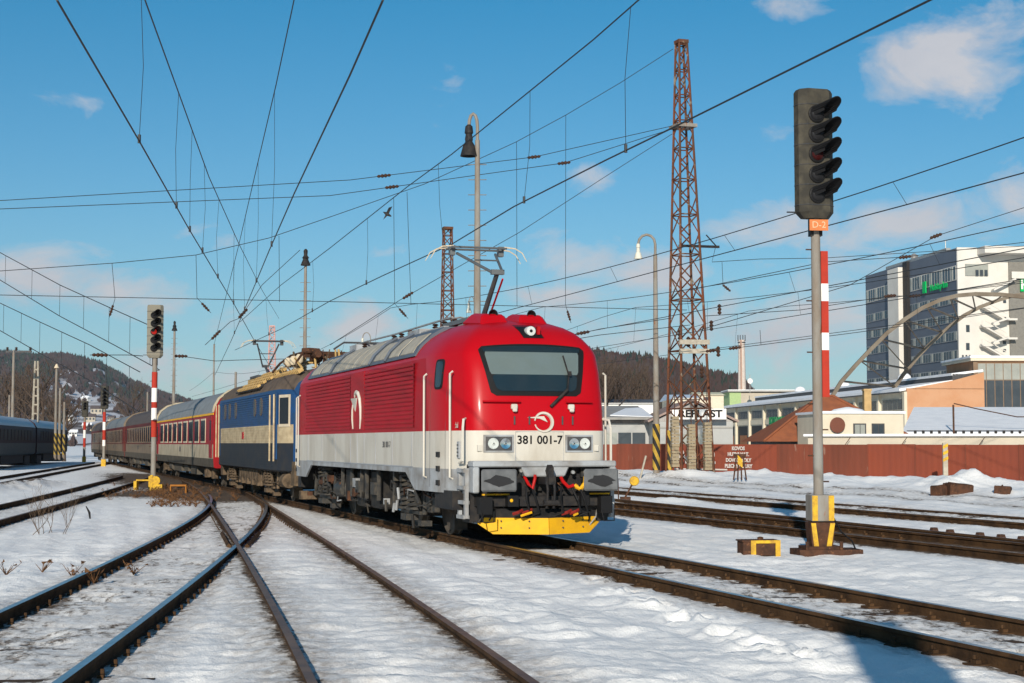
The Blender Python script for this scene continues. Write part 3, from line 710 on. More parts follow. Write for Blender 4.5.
# coupler and hoses
m=MB(); m.box(-.09,.09,.05,.62,.98,1.10); m.prism([(.02,.98),(.02,1.25),(.10,1.30),(.20,1.20),(.14,1.12),(.14,.98)],-.045,.045,'yz'); m.build('draw_hook',black,loco)
m=MB()
for x in (-.06,.06): m.path([(x,.08,1.06),(x,.02,.9),(x,.04,.72),(x,.08,.6)],.022,6)
m.lathe([(.05,-.12),(.05,.12)],(0,.05,.68),'x',8); m.build('screw_coupling',black,loco)
RH=pm('red_hose_cock',(.42,.010,.01),.4,amt=.3)
m=MB(); m.path([(-.33,.42,1.10),(-.30,.3,.98),(-.26,.2,.92),(-.22,.2,1.08),(-.22,.2,1.14)],.026,7); m.build('hose_cock',RH,loco)
m=MB(); m.path([(.28,.42,1.14),(.29,.28,1.02),(.36,.2,.93),(.45,.2,.96)],.030,7); m.build('hose_cock',RH,loco)
m=MB(); m.path([(.50,.3,.95),(.58,.24,.90),(.66,.22,.99),(.67,.22,1.10)],.042,7); m.build('hose_cock',yel,loco)
m=MB()
for x,x2 in ((-.26,-.22),(-.36,-.38),(.42,.50),(.56,.62),(.25,.2)):
    m.path([(x,.25,.95),(x2,.14,.72),(x2+.06,.16,.52),(x2-.08,.24,.46)],.02,7)
for x in (-1.05,1.02):
    m.box(x-.1,x+.1,.18,.4,.50,.78); m.path([(x-.1,.15,.55),(x-.08,.1,.38),(x+.1,.1,.38),(x+.12,.15,.55)],.012,5)
m.box(-.68,-.50,.2,.42,.62,.80); m.box(.60,.74,.25,.5,.62,.85)
m.build('air_hose',blackp,loco)
m=MB()
for (x,z) in ((-.52,.50),(-.36,.51),(.32,.49),(.46,.50)): m.path([(x-.08,.2,z),(x,.15,z+.03),(x+.08,.2,z+.06)],.028,6)
m.build('hose_coupling',[pm('dull_red_coupling',(.20,.02,.015),.6,amt=.5)],loco)
m=MB(); m.lathe([(.02,-.03),(.05,0),(.02,.03)],(-.62,.22,.72),'y',8); m.path([(-.48,.15,.47),(-.40,.12,.50),(-.3,.12,.53)],.02,5); m.path([(.5,.15,.50),(.42,.12,.47)],.02,5); m.build('yellow_coupling',yel,loco)
m=MB()
for (x,z) in ((-.40,1.2),(.72,1.17),(.72,.92),(.74,1.05),(.12,1.12),(.5,1.17)): m.lathe([(.035,.0),(.03,-.03)],(x,.40,z),'y',8)
m.box(1.0,1.12,.2,.3,1.15,1.23); m.build('bolt_head',galv,loco)
# plough
m=MB()
m.add([(-1.08,.60,.66),(1.08,.60,.66),(1.05,.66,.43),(0,.16,.43),(-1.05,.66,.43),(-1.05,.76,.41),(0,.30,.41),(1.05,.76,.41)],[(0,4,3,1),(1,3,2),(0,5,4),(3,4,5,6),(2,3,6,7),(0,1,7,6,5)])
m.build('plough_top',black,loco)
m=MB()
for sx in (-1,1):
    m.add([(sx*.006,.12,.165),(sx*.84,.52,.165),(sx*1.06,.66,.33),(sx*1.06,.665,.43),(sx*.006,.15,.43),(sx*.006,.15,.165),(sx*.84,.55,.165),(sx*1.06,.69,.33),(sx*1.06,.695,.43),(sx*.006,.18,.43)],
      [(0,1,2,3,4),(9,8,7,6,5),(0,5,6,1),(1,6,7,2),(2,7,8,3),(3,8,9,4),(4,9,5,0)])
m.build('snow_plough',yel,loco)
m=MB()
for x in (-.72,-.3,.28,.7):
    for z in (.38,.27): m.lathe([(.014,0),(.012,-.02)],(x,(.12+abs(x)*.48),z),'y',6)
m.build('plough_bolt',dgrey,loco)
# corner ladders, hand rails
for sx in (-1,1):
    m=MB()
    for y in (.62,1.02): m.box(sx*1.27-.03,sx*1.27+.03,y-.045,y+.045,.42,1.24)
    for z in (.44,.68,.92,1.2): m.box(sx*1.27-.05,sx*1.27+.05,.60,1.05,z-.03,z+.03)
    m.build('step_ladder',lgrey,loco)
    m=MB(); m.path([(sx*1.30,.95,1.32),(sx*1.30,.72,1.36),(sx*1.30,.72,1.9),(sx*1.28,.76,2.04),(sx*1.20,.9,2.06)],.022,6); m.build('corner_handrail',white,loco)
    for e in (0,1):
        Y=lambda s: s if not e else LEN-s
        for s in (1.22,2.42):
            x=side_x(s,1.5)+.05
            m=MB(); m.path([(sx*(x-.07),Y(s),1.05),(sx*x,Y(s),1.08),(sx*x,Y(s),2.82),(sx*(x-.05),Y(s),2.86)],.019,6); m.build('door_handrail',white,loco)
        m=MB(); y0,y1=sorted((Y(1.62),Y(1.98))); w=1.485
        q=[(.5-.5*math.cos(g)*1,.5-.5*math.sin(g)) for g in [2*math.pi*i/20 for i in range(20)]]
        rr=[]
        for i in range(20):
            g=2*math.pi*i/20; c_,s_=math.cos(g),math.sin(g); ex=.28
            rr.append(((y0+y1)/2+(y1-y0)/2*math.copysign(abs(c_)**.45,c_), 2.83+.26*math.copysign(abs(s_)**.3,s_)))
        cprism(m,rr,sx,.008); f=m.build('side_window',blackp,loco)
        m=MB(); cprism(m,[((a-(y0+y1)/2)*.72+(y0+y1)/2,(b-2.83)*.86+2.83) for a,b in rr],sx,.013); m.build('pane',blind,f)
        m=MB()
        for s in (1.45,2.2): yy=Y(s); m.path([(sx*(side_x(s,zz_)-.003),yy,zz_) for zz_ in (.9,1.86,2.5,2.8)],.007,4)
        m.build('door_seam',dgrey,loco)
        for z in (1.46,1.22,.98):
            m=MB(); yy=Y(1.82); q=side_x(1.82,z); m.box(min(sx*(q-.05),sx*(q+.004)),max(sx*(q-.05),sx*(q+.004)),yy-.17,yy+.17,z-.045,z+.045); m.build('step_hole',black,loco)
# small markings on the cab side
text_obj('cab_script','Michal',.14,white,loco,M=Matrix.Translation((-side_x(1.15,1.95)-.006,1.15,1.95))@Matrix.Rotation(-math.pi/2,4,'Z')@Matrix.Rotation(math.pi/2,4,'X'),ext=.001)
text_obj('side_number','381 001-7',.17,dgrey,loco,M=Matrix.Translation((-1.497,5.6,1.62))@Matrix.Rotation(-math.pi/2,4,'Z')@Matrix.Rotation(math.pi/2,4,'X'),ext=.001)
m=MB(); q_=side_x(1.1,1.5); m.box(-q_-.004,-q_+.03,1.0,1.22,1.40,1.68); m.build('data_plate',grey,loco)
m=MB()
for z in (1.44,1.5,1.56,1.62): m.box(-q_-.007,-q_-.003,1.02,1.2,z-.012,z+.012)
m.build('data_lines',dgrey,loco)
def _dummy(): pass
# bogies
def wheel_parts(parent,y,r,x=.72):
    for sx in (-1,1):
        m=MB(); m.lathe([(r+.03,-.05),(r+.03,-.02),(r,-.0),(r,.09),(r-.05,.11),(r-.09,.07),(.2,.04),(.18,.12),(.09,.14),(.0,.14)],(0,0,0),'x',28)
        m.lathe([(.10,0),(.11,.14),(.07,.2),(0,.2)],(0,0,0),'x',14)
        if sx<0: m.v=[(-a,b,c) for a,b,c in m.v]
        m.v=[(a+sx*x,b,c) for a,b,c in m.v]
        o=m.build('wheel',pm('wheel_steel',(.07,.062,.055),.6,metal=.2,col2=(.13,.11,.09),scale=4,amt=.7),parent,smooth=True); o.location=(0,y,r)
    m=MB(); m.tube((-x,0,0),(x,0,0),.09,8); o=m.build('axle',black,parent); o.location=(0,y,r)
def spring(m,c,r,h,turns,wr=.022):
    pts=[]; n=turns*10
    for i in range(n+1): g=2*math.pi*i/10; pts.append((c[0]+r*math.cos(g),c[1]+r*math.sin(g),c[2]+h*i/n))
    m.path(pts,wr,5)
def loco_bogie(parent,yc,wb,r,mf,md):
    b=empty('bogie',(0,yc,0)); COL.objects.unlink(b); link(b,parent)
    for dy in (-wb/2,wb/2): wheel_parts(b,dy,r)
    for sx in (-1,1):
        m=MB(); X=1.08
        m.prism([(-wb/2-.65,.62),(-wb/2-.65,.86),(-.55,.86),(-.42,.60),(.42,.60),(.55,.86),(wb/2+.65,.86),(wb/2+.65,.62),(wb/2+.2,.58),(.62,.42),(-.62,.42),(-wb/2-.2,.58)],sx*X-.07,sx*X+.07,'yz')
        m.build('side_frame',mf,b)
        for dy in (-wb/2,wb/2):
            m=MB(); m.lathe([(.17,.0),(.17,.16),(.12,.2),(.0,.2)],(sx*1.02 if sx>0 else sx*1.02-.2,dy,r),'x',14); m.box(sx*1.1-.09,sx*1.1+.09,dy-.17,dy+.17,r-.2,r+.16)
            m.box(sx*1.14-.05,sx*1.14+.05,dy-.42,dy-.2,.42,.70); m.tube((sx*1.2,dy+.3,.35),(sx*1.2,dy+.22,.98),.05,8,.035)
            m.build('axle_box',md,b,bevel=.02)
            m=MB(); spring(m,(sx*1.12,dy-.27,.72),.09,.24,4,.018); spring(m,(sx*1.12,dy+.27,.72),.09,.24,4,.018); m.build('axle_spring',black,b)
        for dy in (-.30,.30):
            m=MB(); spring(m,(sx*1.2,dy,.46),.155,.62,7,.028); m.lathe([(.2,.42),(.2,.46),(.1,.46),(.1,1.08),(.2,1.08),(.2,1.12)],(sx*1.2,dy,0),n=14); m.build('body_spring',md,b,smooth=True)
        m=MB(); m.box(sx*1.22-.03,sx*1.22+.03,-.75,.75,.34,.40); m.box(sx*1.25-.12,sx*1.25+.12,-.2,.25,.22,.34)
        m.tube((sx*1.3,-.95,.55),(sx*1.3,-.35,.98),.04,7); m.tube((sx*1.3,.95,.5),(sx*1.3,.4,.9),.035,7)
        m.path([(sx*1.25,-wb/2-.6,.7),(sx*1.3,-wb/2-.2,.55),(sx*1.3,-.8,.5),(sx*1.26,-.3,.66)],.016,5)
        m.path([(sx*1.2,wb/2+.6,.75),(sx*1.3,wb/2+.1,.92),(sx*1.3,.8,.74),(sx*1.26,.3,.86)],.016,5)
        m.build('damper',md,b)
        m=MB(); 
        for yy in (-wb/2-.62,wb/2+.62): m.tube((sx*.78,yy,.85),(sx*.78,yy,.25),.05,8); m.box(sx*.78-.12,sx*.78+.12,yy-.05,yy+.05,.12,.4)
        m.box(sx*1.16-.1,sx*1.16+.1,-.95,-.7,.14,.24,) ; m.build('sand_pipe',md,b)
    m=MB(); m.box(-.6,.6,-wb/2-.5,wb/2+.5,.35,.8); m.box(-1.0,1.0,-.4,.4,.3,.9); m.build('traction_motor',black,b)
    return b
bog=pm('bogie_dark_paint',(.018,.018,.019),.6,col2=(.045,.040,.032),scale=7,amt=.8,bump=.2)
bog2=pm('bogie_grey_parts',(.035,.036,.037),.5,col2=(.085,.072,.055),scale=9,amt=.8,bump=.2)
loco_bogie(loco,4.65,2.5,.6,bog,bog2); loco_bogie(loco,13.35,2.5,.6,bog,bog2)
m=MB()
for (y0,y1,z0,z1,x) in ((7.1,8.0,.32,1.1,1.28),(8.15,8.55,.45,1.1,1.33),(8.7,9.6,.30,1.05,1.25),(9.7,10.6,.38,1.1,1.3)):
    m.box(-x,x,y0,y1,z0,z1)
m.box(-1.1,1.1,6.9,11.0,.7,1.12); m.build('equipment_box',bog,loco,bevel=.04)
m=MB()
for sx in (-1,1):
    for y in (6.95,8.1,8.62,9.66,10.7): m.tube((sx*1.34,y,.5),(sx*1.34,y,1.1),.05,7)
    m.lathe([(0,0),(.16,.04),(.17,.1),(.17,.8),(.16,.86),(0,.9)],(sx*1.25,10.65,.62),'y',12)
    m.box(sx*1.33-.03,sx*1.33+.03,7.3,7.7,.6,.85); m.box(sx*1.33-.03,sx*1.33+.03,8.9,9.3,.6,.85)
m.build('air_tank',bog2,loco,smooth=True)
m=MB(); m.box(-1.2,-.2,17.15,17.4,.18,.40); m.build('rear_plough',undl,loco)
m=MB(); m.box(-1.22,1.22,17.0,17.45,.5,1.2); 
for sx in (-.875,.875): m.lathe([(.15,17.3),(.13,17.7),(.25,17.9),(.25,17.98)],(sx,0,1.05),'y',12)
m.build('rear_buffer_beam',black,loco)
rq=random.Random(8)
for i in range(34):
    y=rq.uniform(2.6,15.4); z=rq.uniform(.3,.95); ln=rq.uniform(.15,.7)
    m=MB()
    if i%3==0: m.box(-1.36,-1.24,y,y+ln*.5,z,z+rq.uniform(.08,.22))
    elif i%3==1: m.path([(-1.34,y,z),(-1.38,y+ln*.5,z+rq.uniform(-.1,.1)),(-1.33,y+ln,z+rq.uniform(-.15,.2))],.016,5)
    else: m.tube((-1.36,y,z),(-1.36,y+rq.uniform(-.1,.1),z-rq.uniform(.1,.25)),.028,6)
    m.build('underframe_fitting',[bog2,bog,lgrey,rust][rq.randint(0,3)],loco)
# front fittings: pipes and cable boxes behind the buffer beam
for i in range(30):
    x=rq.uniform(-1.0,1.0); z=rq.uniform(.5,1.15); m=MB()
    if i%2: m.box(x-.04,x+.04,.52,.62,z,z+rq.uniform(.05,.16))
    else: m.path([(x,.58,z),(x+rq.uniform(-.1,.1),.48,z-.12),(x+rq.uniform(-.15,.15),.55,z-.26)],.014,5)
    m.build('front_fitting',[bog2,bog,galv,bog2,rust][rq.randint(0,4)],loco)
# ------------------------------------------------------------------ blue locomotive
blue=pm('faded_blue_paint',(.012,.055,.160),.5,col2=(.020,.050,.105),scale=1.5,amt=.8,stretch=(1,1,2.5),bump=.1,bscale=4)
cream=pm('grimy_cream_paint',(.50,.40,.25),.6,col2=(.28,.20,.12),scale=2,amt=.7,stretch=(1,1,2))
slate=pm('slate_lower_body',(.022,.027,.036),.6,col2=(.045,.04,.036),scale=3,amt=.6)
broof=pm('brown_grimy_roof',(.13,.095,.07),.8,col2=(.07,.055,.045),scale=3,amt=.8)
def section_body(prof,y0,y1,mats,taper=None,zm=None,ends=True):
    """prof: [(x,z,mat)] half profile bottom to centre top; extruded with stations"""
    full=[(-x,z,mt) for x,z,mt in prof]+[(x,z,mt) for x,z,mt in prof[::-1]]
    st=taper or [(y0,1,0),(y1,1,0)]
    m=MB(); k=len(full)
    for (y,sc,dz) in st:
        for (x,z,mt) in full: m.v.append((x*sc,y,z+dz*max(0,(z-2.9))))
    for i in range(len(st)-1):
        for j in range(k-1):
            m.f.append((i*k+j,(i+1)*k+j,(i+1)*k+j+1,i*k+j+1)); m.m.append(full[j][2] if j<k//2 else full[j+1][2])
        m.f.append((i*k+k-1,(i+1)*k+k-1,(i+1)*k,i*k)); m.m.append(0)
    m.f.append(tuple(range(k))); m.m.append(len(mats)-1); n=(len(st)-1)*k; m.f.append(tuple(range(n,n+k))[::-1]); m.m.append(len(mats)-1)
    return m
bp=trainpos(18.0)
bl=empty('electric_locomotive',bp,TH,'older blue, cream and slate electric locomotive coupled behind the red one','locomotive')
prof=[(1.40,.85,2),(1.47,.9,2),(1.47,1.65,1),(1.47,2.16,0),(1.46,3.14,3),(1.30,3.40,3),(.95,3.62,3),(.5,3.72,3),(0,3.74,3)]
tap=[(.55,.80,-.2),(.70,.84,-.12),(1.5,.97,0),(2.3,1,0),(14.5,1,0),(15.3,.97,0),(16.1,.84,-.12),(16.25,.8,-.2)]
section_body(prof,0,0,[blue,cream,slate,broof,blue],tap).build('body',[blue,cream,slate,broof,blue],bl,smooth=True)
m=MB()
for i in range(9):
    z=1.0+i*.075
    m.box(-1.48,-1.462,2.4,14.4,z-.012,z+.012,0)
for i in range(6): m.box(-1.48,-1.462,2.4,14.4,1.72+i*.08-.010,1.72+i*.08+.010,1)
for i in range(13): m.box(-1.482,-1.462,3.0,14.2,2.24+i*.068-.010,2.24+i*.068+.010,2)
m.build('side_ribs',[slate,cream,blue],bl)
for sx in (-1,1):
    for y in (4.6,5.9,12.0,13.2,10.4):
        m=MB(); rr=[(y+.24*math.cos(g),2.72+.27*math.copysign(abs(math.sin(g))**.5,math.sin(g))) for g in [2*math.pi*i/14 for i in range(14)]]
        m.prism(rr,sx*1.45,sx*1.488,'yz'); o=m.build('round_window',pm('window_rim',(.12,.09,.07),.6,amt=.3),bl)
        m=MB(); m.prism([((a-y)*.75+y,(b-2.72)*.78+2.72) for a,b in rr],sx*1.45,sx*1.493,'yz'); m.build('pane',glass,o)
    for e in (0,1):
        Y=(lambda s:s) if e==0 else (lambda s:16.8-s)
        y0,y1=sorted((Y(1.7),Y(2.3))); m=MB(); m.box(min(sx*1.44,sx*1.478),max(sx*1.44,sx*1.478),y0,y1,1.2,3.05); o=m.build('cab_door',blue,bl)
        m=MB(); m.box(min(sx*1.44,sx*1.484),max(sx*1.44,sx*1.484),y0+.1,y1-.1,2.35,2.95); m.build('pane',pm('dusty_pane',(.2,.17,.12),.3,amt=.4),o)
        for s in (1.62,2.38):
            m=MB(); m.tube((sx*1.55,Y(s),1.15),(sx*1.55,Y(s),3.0),.025,6); m.build('door_handrail',cream,bl)
        # cab corner window in a wide cream frame
        A=Vector((sx*1.47*.845,Y(.72),0)); B=Vector((sx*1.47*.965,Y(1.45),0)); n=Vector((sx*1,-.16 if e==0 else .16,0)).normalized()*.02
        def P(t,z): q=A.lerp(B,t)+n; return (q.x,q.y,z)
        m=MB(); m.slab(P(0,2.10),P(1,2.10),P(1,2.98),P(0,2.98),.05 if sx*(1-2*e)>0 else -.05); o=m.build('cab_window',insw,bl)
        n=n*1.6
        m=MB(); m.slab(P(.10,2.18),P(.90,2.18),P(.90,2.90),P(.10,2.90),.02 if sx*(1-2*e)>0 else -.02); m.build('pane',glass,o)
m=MB(); m.box(-1.49,-1.46,8.4,8.75,1.78,2.0); m.build('red_plate',redside,bl)
# roof equipment
ztan=pm('tan_roof_grille',(.50,.33,.13),.7,col2=(.3,.18,.07),amt=.6,scale=6)
m=MB()
for i in range(14):
    for j in range(5):
        y=5.3+i*.34+(j%2)*.17; t=j/4; x=-1.46+.78*t; z=3.36+.50*t
        m.cbox((x,y,z),(.11,.22,.08),ry=-.6,rz=.0)
m.build('louvre_bank',ztan,bl)
m=MB(); m.slab((-1.47,5.1,3.26),(-.62,5.1,3.80),(-.62,10.4,3.80),(-1.47,10.4,3.26),-.05); m.build('louvre_backing',black,bl)
m=MB(); 
for i in range(17): m.cbox((-.95,.9+i*.26,3.64),(.16,.16,.1),ry=-.6)
m.box(-.6,.6,8.5,14,3.68,3.86); m.build('roof_ridge',ztan,bl)
m=MB()
for (x,y) in ((-.5,3.0),(-.5,4.4),(.5,3.6),(-.2,5.6),(-.5,6.8),(.4,6.2)):
    for k in range(4): m.lathe([(.06,0),(.12,.03),(.06,.07)],(x,y,3.72+k*.08),n=10)
m.build('roof_insulator',insw,bl,smooth=True)
m=MB(); 
m.path([(-.95,1.5,3.9),(-.7,1.9,4.2),(-.6,4.6,4.25),(-.8,5.4,4.05),(-.95,5.9,3.8)],.035,6); m.path([(.6,1.5,3.9),(.6,1.9,4.2),(.6,4.6,4.2),(.6,5.4,4.05)],.035,6)
for y in (1.9,2.6,3.3,4.0,4.6): m.tube((-.62,y,4.22),(.6,y,4.2),.025,5)
m.lathe([(.1,1.7),(.14,1.8),(.14,2.3),(.1,2.4)],(-.3,0,4.15),'y',9); m.lathe([(.08,-.2),(.1,0),(.08,.3)],(-.5,2.1,4.25),'x',9); m.lathe([(.10,2.6),(.13,2.8),(.13,3.6),(.10,3.8)],(-.1,0,4.08),'y',9)
m.path([(-.5,5,4.0),(-.3,6,4.15),(-.4,7.5,4.0),(-.2,9.4,4.05)],.03,5)
m.build('front_pantograph_folded',rust,bl)
m=MB(); m.path([(-.5,2.8,4.05),(-.5,4.6,4.08),(-.2,5.6,4.05)],.05,6); m.box(-.6,-.2,3.1,4.3,3.95,4.03); m.build('roof_conductor',ztan,bl)
rq=random.Random(5)
for i in range(26):
    y=rq.uniform(1.2,5.4); x=rq.uniform(-.9,.6); m=MB(); m.tube((x,y,3.72),(x+rq.uniform(-.2,.2),y+rq.uniform(-.5,.5),rq.uniform(3.95,4.3)),rq.uniform(.015,.04),5); m.build('roof_strut',[rust,undl,ztan][i%3],bl)
for i in range(6):
    y=2.2+i*.5; m=MB(); m.lathe([(.07,-.1),(.11,-.05),(.11,.1),(.06,.16)],(-.75+.1*(i%2),y,4.0),'z',9); m.build('roof_insulator',[insw,ins][i%2],bl,smooth=True)
pantograph(bl,13.0,3.9,1.32,dirn=1,mat=dgrey,KN=(.9,.35,-.3))
loco_bogie(bl,4.3,3.2,.62,under,undl); loco_bogie(bl,12.5,3.2,.62,under,undl)
m=MB()
for i in range(11): y=6.4+i*.4; m.box(-1.3,1.3,y,y+.3,.35+.1*(i%3),.95)
m.box(-1.2,1.2,.2,.8,.5,1.15); m.box(-1.2,1.2,16,16.6,.5,1.15); 
for sx in (-.875,.875): m.lathe([(.15,.5),(.13,.25),(.26,.08),(.26,.02)],(sx,0,1.05),'y',12)
m.lathe([(0,1.0),(.2,1.02),(.2,1.6),(0,1.65)],(-1.2,0,.62),'y',12)
m.build('underframe',undl,bl)
# ------------------------------------------------------------------ coaches
croof=pm('coach_grey_roof',(.20,.215,.225),.6,col2=(.13,.13,.13),scale=2,amt=.6)
croof2=pm('coach_brown_roof',(.10,.085,.08),.75,col2=(.06,.05,.05),scale=2,amt=.6)
cred=pm('coach_red',(.27,.008,.012),.5,col2=(.16,.012,.014),scale=2,amt=.6)
ccream=pm('coach_cream',(.42,.36,.26),.6,col2=(.25,.20,.14),scale=1.5,amt=.7)
cskirt=pm('coach_grimy_skirt',(.10,.088,.07),.85,col2=(.05,.042,.035),scale=2,amt=.7)
cdark=pm('coach_dull_red',(.115,.020,.016),.6,col2=(.07,.022,.018),scale=2,amt=.6)
cdcream=pm('coach_dull_cream',(.20,.155,.11),.6,col2=(.12,.09,.07),scale=2,amt=.6)
def coach(s0,label,roof,redm,creamm,nwin,stripe,ribs=False):
    c=empty('passenger_coach',trainpos(s0),TH,label,'railway coach','coaches of the standing train')
    prof=[(1.30,.72,2),(1.38,.75,2),(1.41,1.07,1),(1.41,1.60,0),(1.40,2.78,3),(1.34,3.0,3),(1.18,3.28,3),(.85,3.54,3),(.45,3.68,3),(0,3.73,3)]
    section_body(prof,.35,26.05,[redm,creamm,cskirt,roof,redm]).build('body',[redm,creamm,cskirt,roof,redm],c,smooth=True)
    if stripe:
        m=MB(); m.box(-1.422,-1.40,.4,26,2.70,2.775); m.build('yellow_stripe',yel,c)
    for e in (.33,25.9):
        m=MB(); pr=[(1.41,2.8),(1.36,3.02),(1.20,3.31),(.87,3.57),(.46,3.71),(0,3.76)]; pr=[(-a,b) for a,b in pr]+[(a,b) for a,b in pr[::-1][1:]]
        m.path([(a*1.01,e+.08,b) for a,b in pr],.05,5); m.build('roof_rim',creamm,c)
    y0,y1=2.6,23.8; pitch=(y1-y0)/nwin
    for i in range(nwin):
        y=y0+(i+.5)*pitch; w=pitch*.31
        m=MB(); m.box(-1.425,-1.395,y-w-.07,y+w+.07,1.66,2.60); o=m.build('window',insw if stripe else creamm,c)
        m=MB(); m.box(-1.432,-1.39,y-w,y+w,1.73,2.53); m.build('pane',glass,o)
    for (a,b) in ((.75,1.65),(24.75,25.65)):
        m=MB(); m.box(-1.43,-1.39,a,b,1.1,2.68); o=m.build('door',redm,c)
        m=MB(); m.box(-1.436,-1.39,a+.25,b-.25,1.75,2.5); m.build('pane',glass,o)
    m=MB(); m.box(-1.425,-1.40,12.9,13.3,1.28,1.5); m.build('side_sign',dgrey,c)
    for e in (.1,26.0):
        m=MB(); m.box(-.7,.7,e,e+.3,1.1,3.3); m.build('gangway',blackp,c)
    for yc in (3.7,22.7):
        b=empty('bogie',(0,yc,0)); COL.objects.unlink(b); link(b,c)
        for dy in (-1.25,1.25): wheel_parts(b,dy,.46)
        m=MB()
        for sx in (-1,1):
            m.prism([(-1.7,.5),(-1.7,.68),(1.7,.68),(1.7,.5),(.6,.36),(-.6,.36)],sx*1.05-.07,sx*1.05+.07,'yz')
            for dy in (-1.25,1.25): m.box(sx*1.1-.1,sx*1.1+.1,dy-.18,dy+.18,.3,.62)
            for dy in (-.25,.25): m.lathe([(.13,.35),(.13,.75)],(sx*1.15,dy,0),n=9)
        m.build('bogie_frame',undl if stripe else under,b)
    m=MB(); m.box(-1.2,1.2,8,10.4,.35,.78); m.box(-1.2,1.2,11.5,13.2,.42,.78); m.box(-1.2,1.2,14.5,18,.38,.78); m.lathe([(0,18.3),(.2,18.35),(.2,19.8),(0,19.85)],(-1.1,0,.55),'y',10); m.build('underframe_box',cskirt,c)
coach(34.9,'nearest red and cream coach with a yellow stripe and grey roof',croof,cred,ccream,9,True)
coach(61.3,'second coach of the train, darker red with a brown roof, behind the signal mast',croof2,cdark,cdcream,14,False)
coach(87.7,'third coach of the train, dull red, just left of the red and white mast',croof,cdark,cdcream,12,False)
coach(114.1,'last visible coach at the far left end of the train',croof2,cdark,cdcream,12,False)
# ------------------------------------------------------------------ signals
sigm=pm('signal_housing',(.040,.037,.031),.75,col2=(.085,.075,.055),scale=5,amt=.8)
sigm2=pm('signal_housing_grey',(.20,.185,.15),.7,col2=(.2,.18,.14),scale=5,amt=.8)
mastm=pm('mast_grey_paint',(.24,.23,.21),.7,col2=(.17,.12,.08),scale=3,amt=.8,stretch=(1,1,.3),col3=(.22,.09,.04),scale3=8,t3=.66)
sred=pm('signal_red_band',(.38,.035,.02),.55,col2=(.26,.03,.02),scale=5,amt=.5)
swhite=pm('signal_white_band',(.78,.76,.72),.55,amt=.3,col2=(.6,.55,.5))
orange=pm('orange_plate',(.62,.20,.07),.6,col2=(.4,.13,.05),amt=.5)
lensoff=pm('unlit_lens',(.02,.02,.022),.3,spec=.25,amt=.2)
lensred=pm('dim_red_lens',(.035,.006,.006),.15,amt=.2)
lensredon=pm('lit_red_lens',(.12,.01,.01),.2,amt=.1,emit=(1,.03,.015,.35))
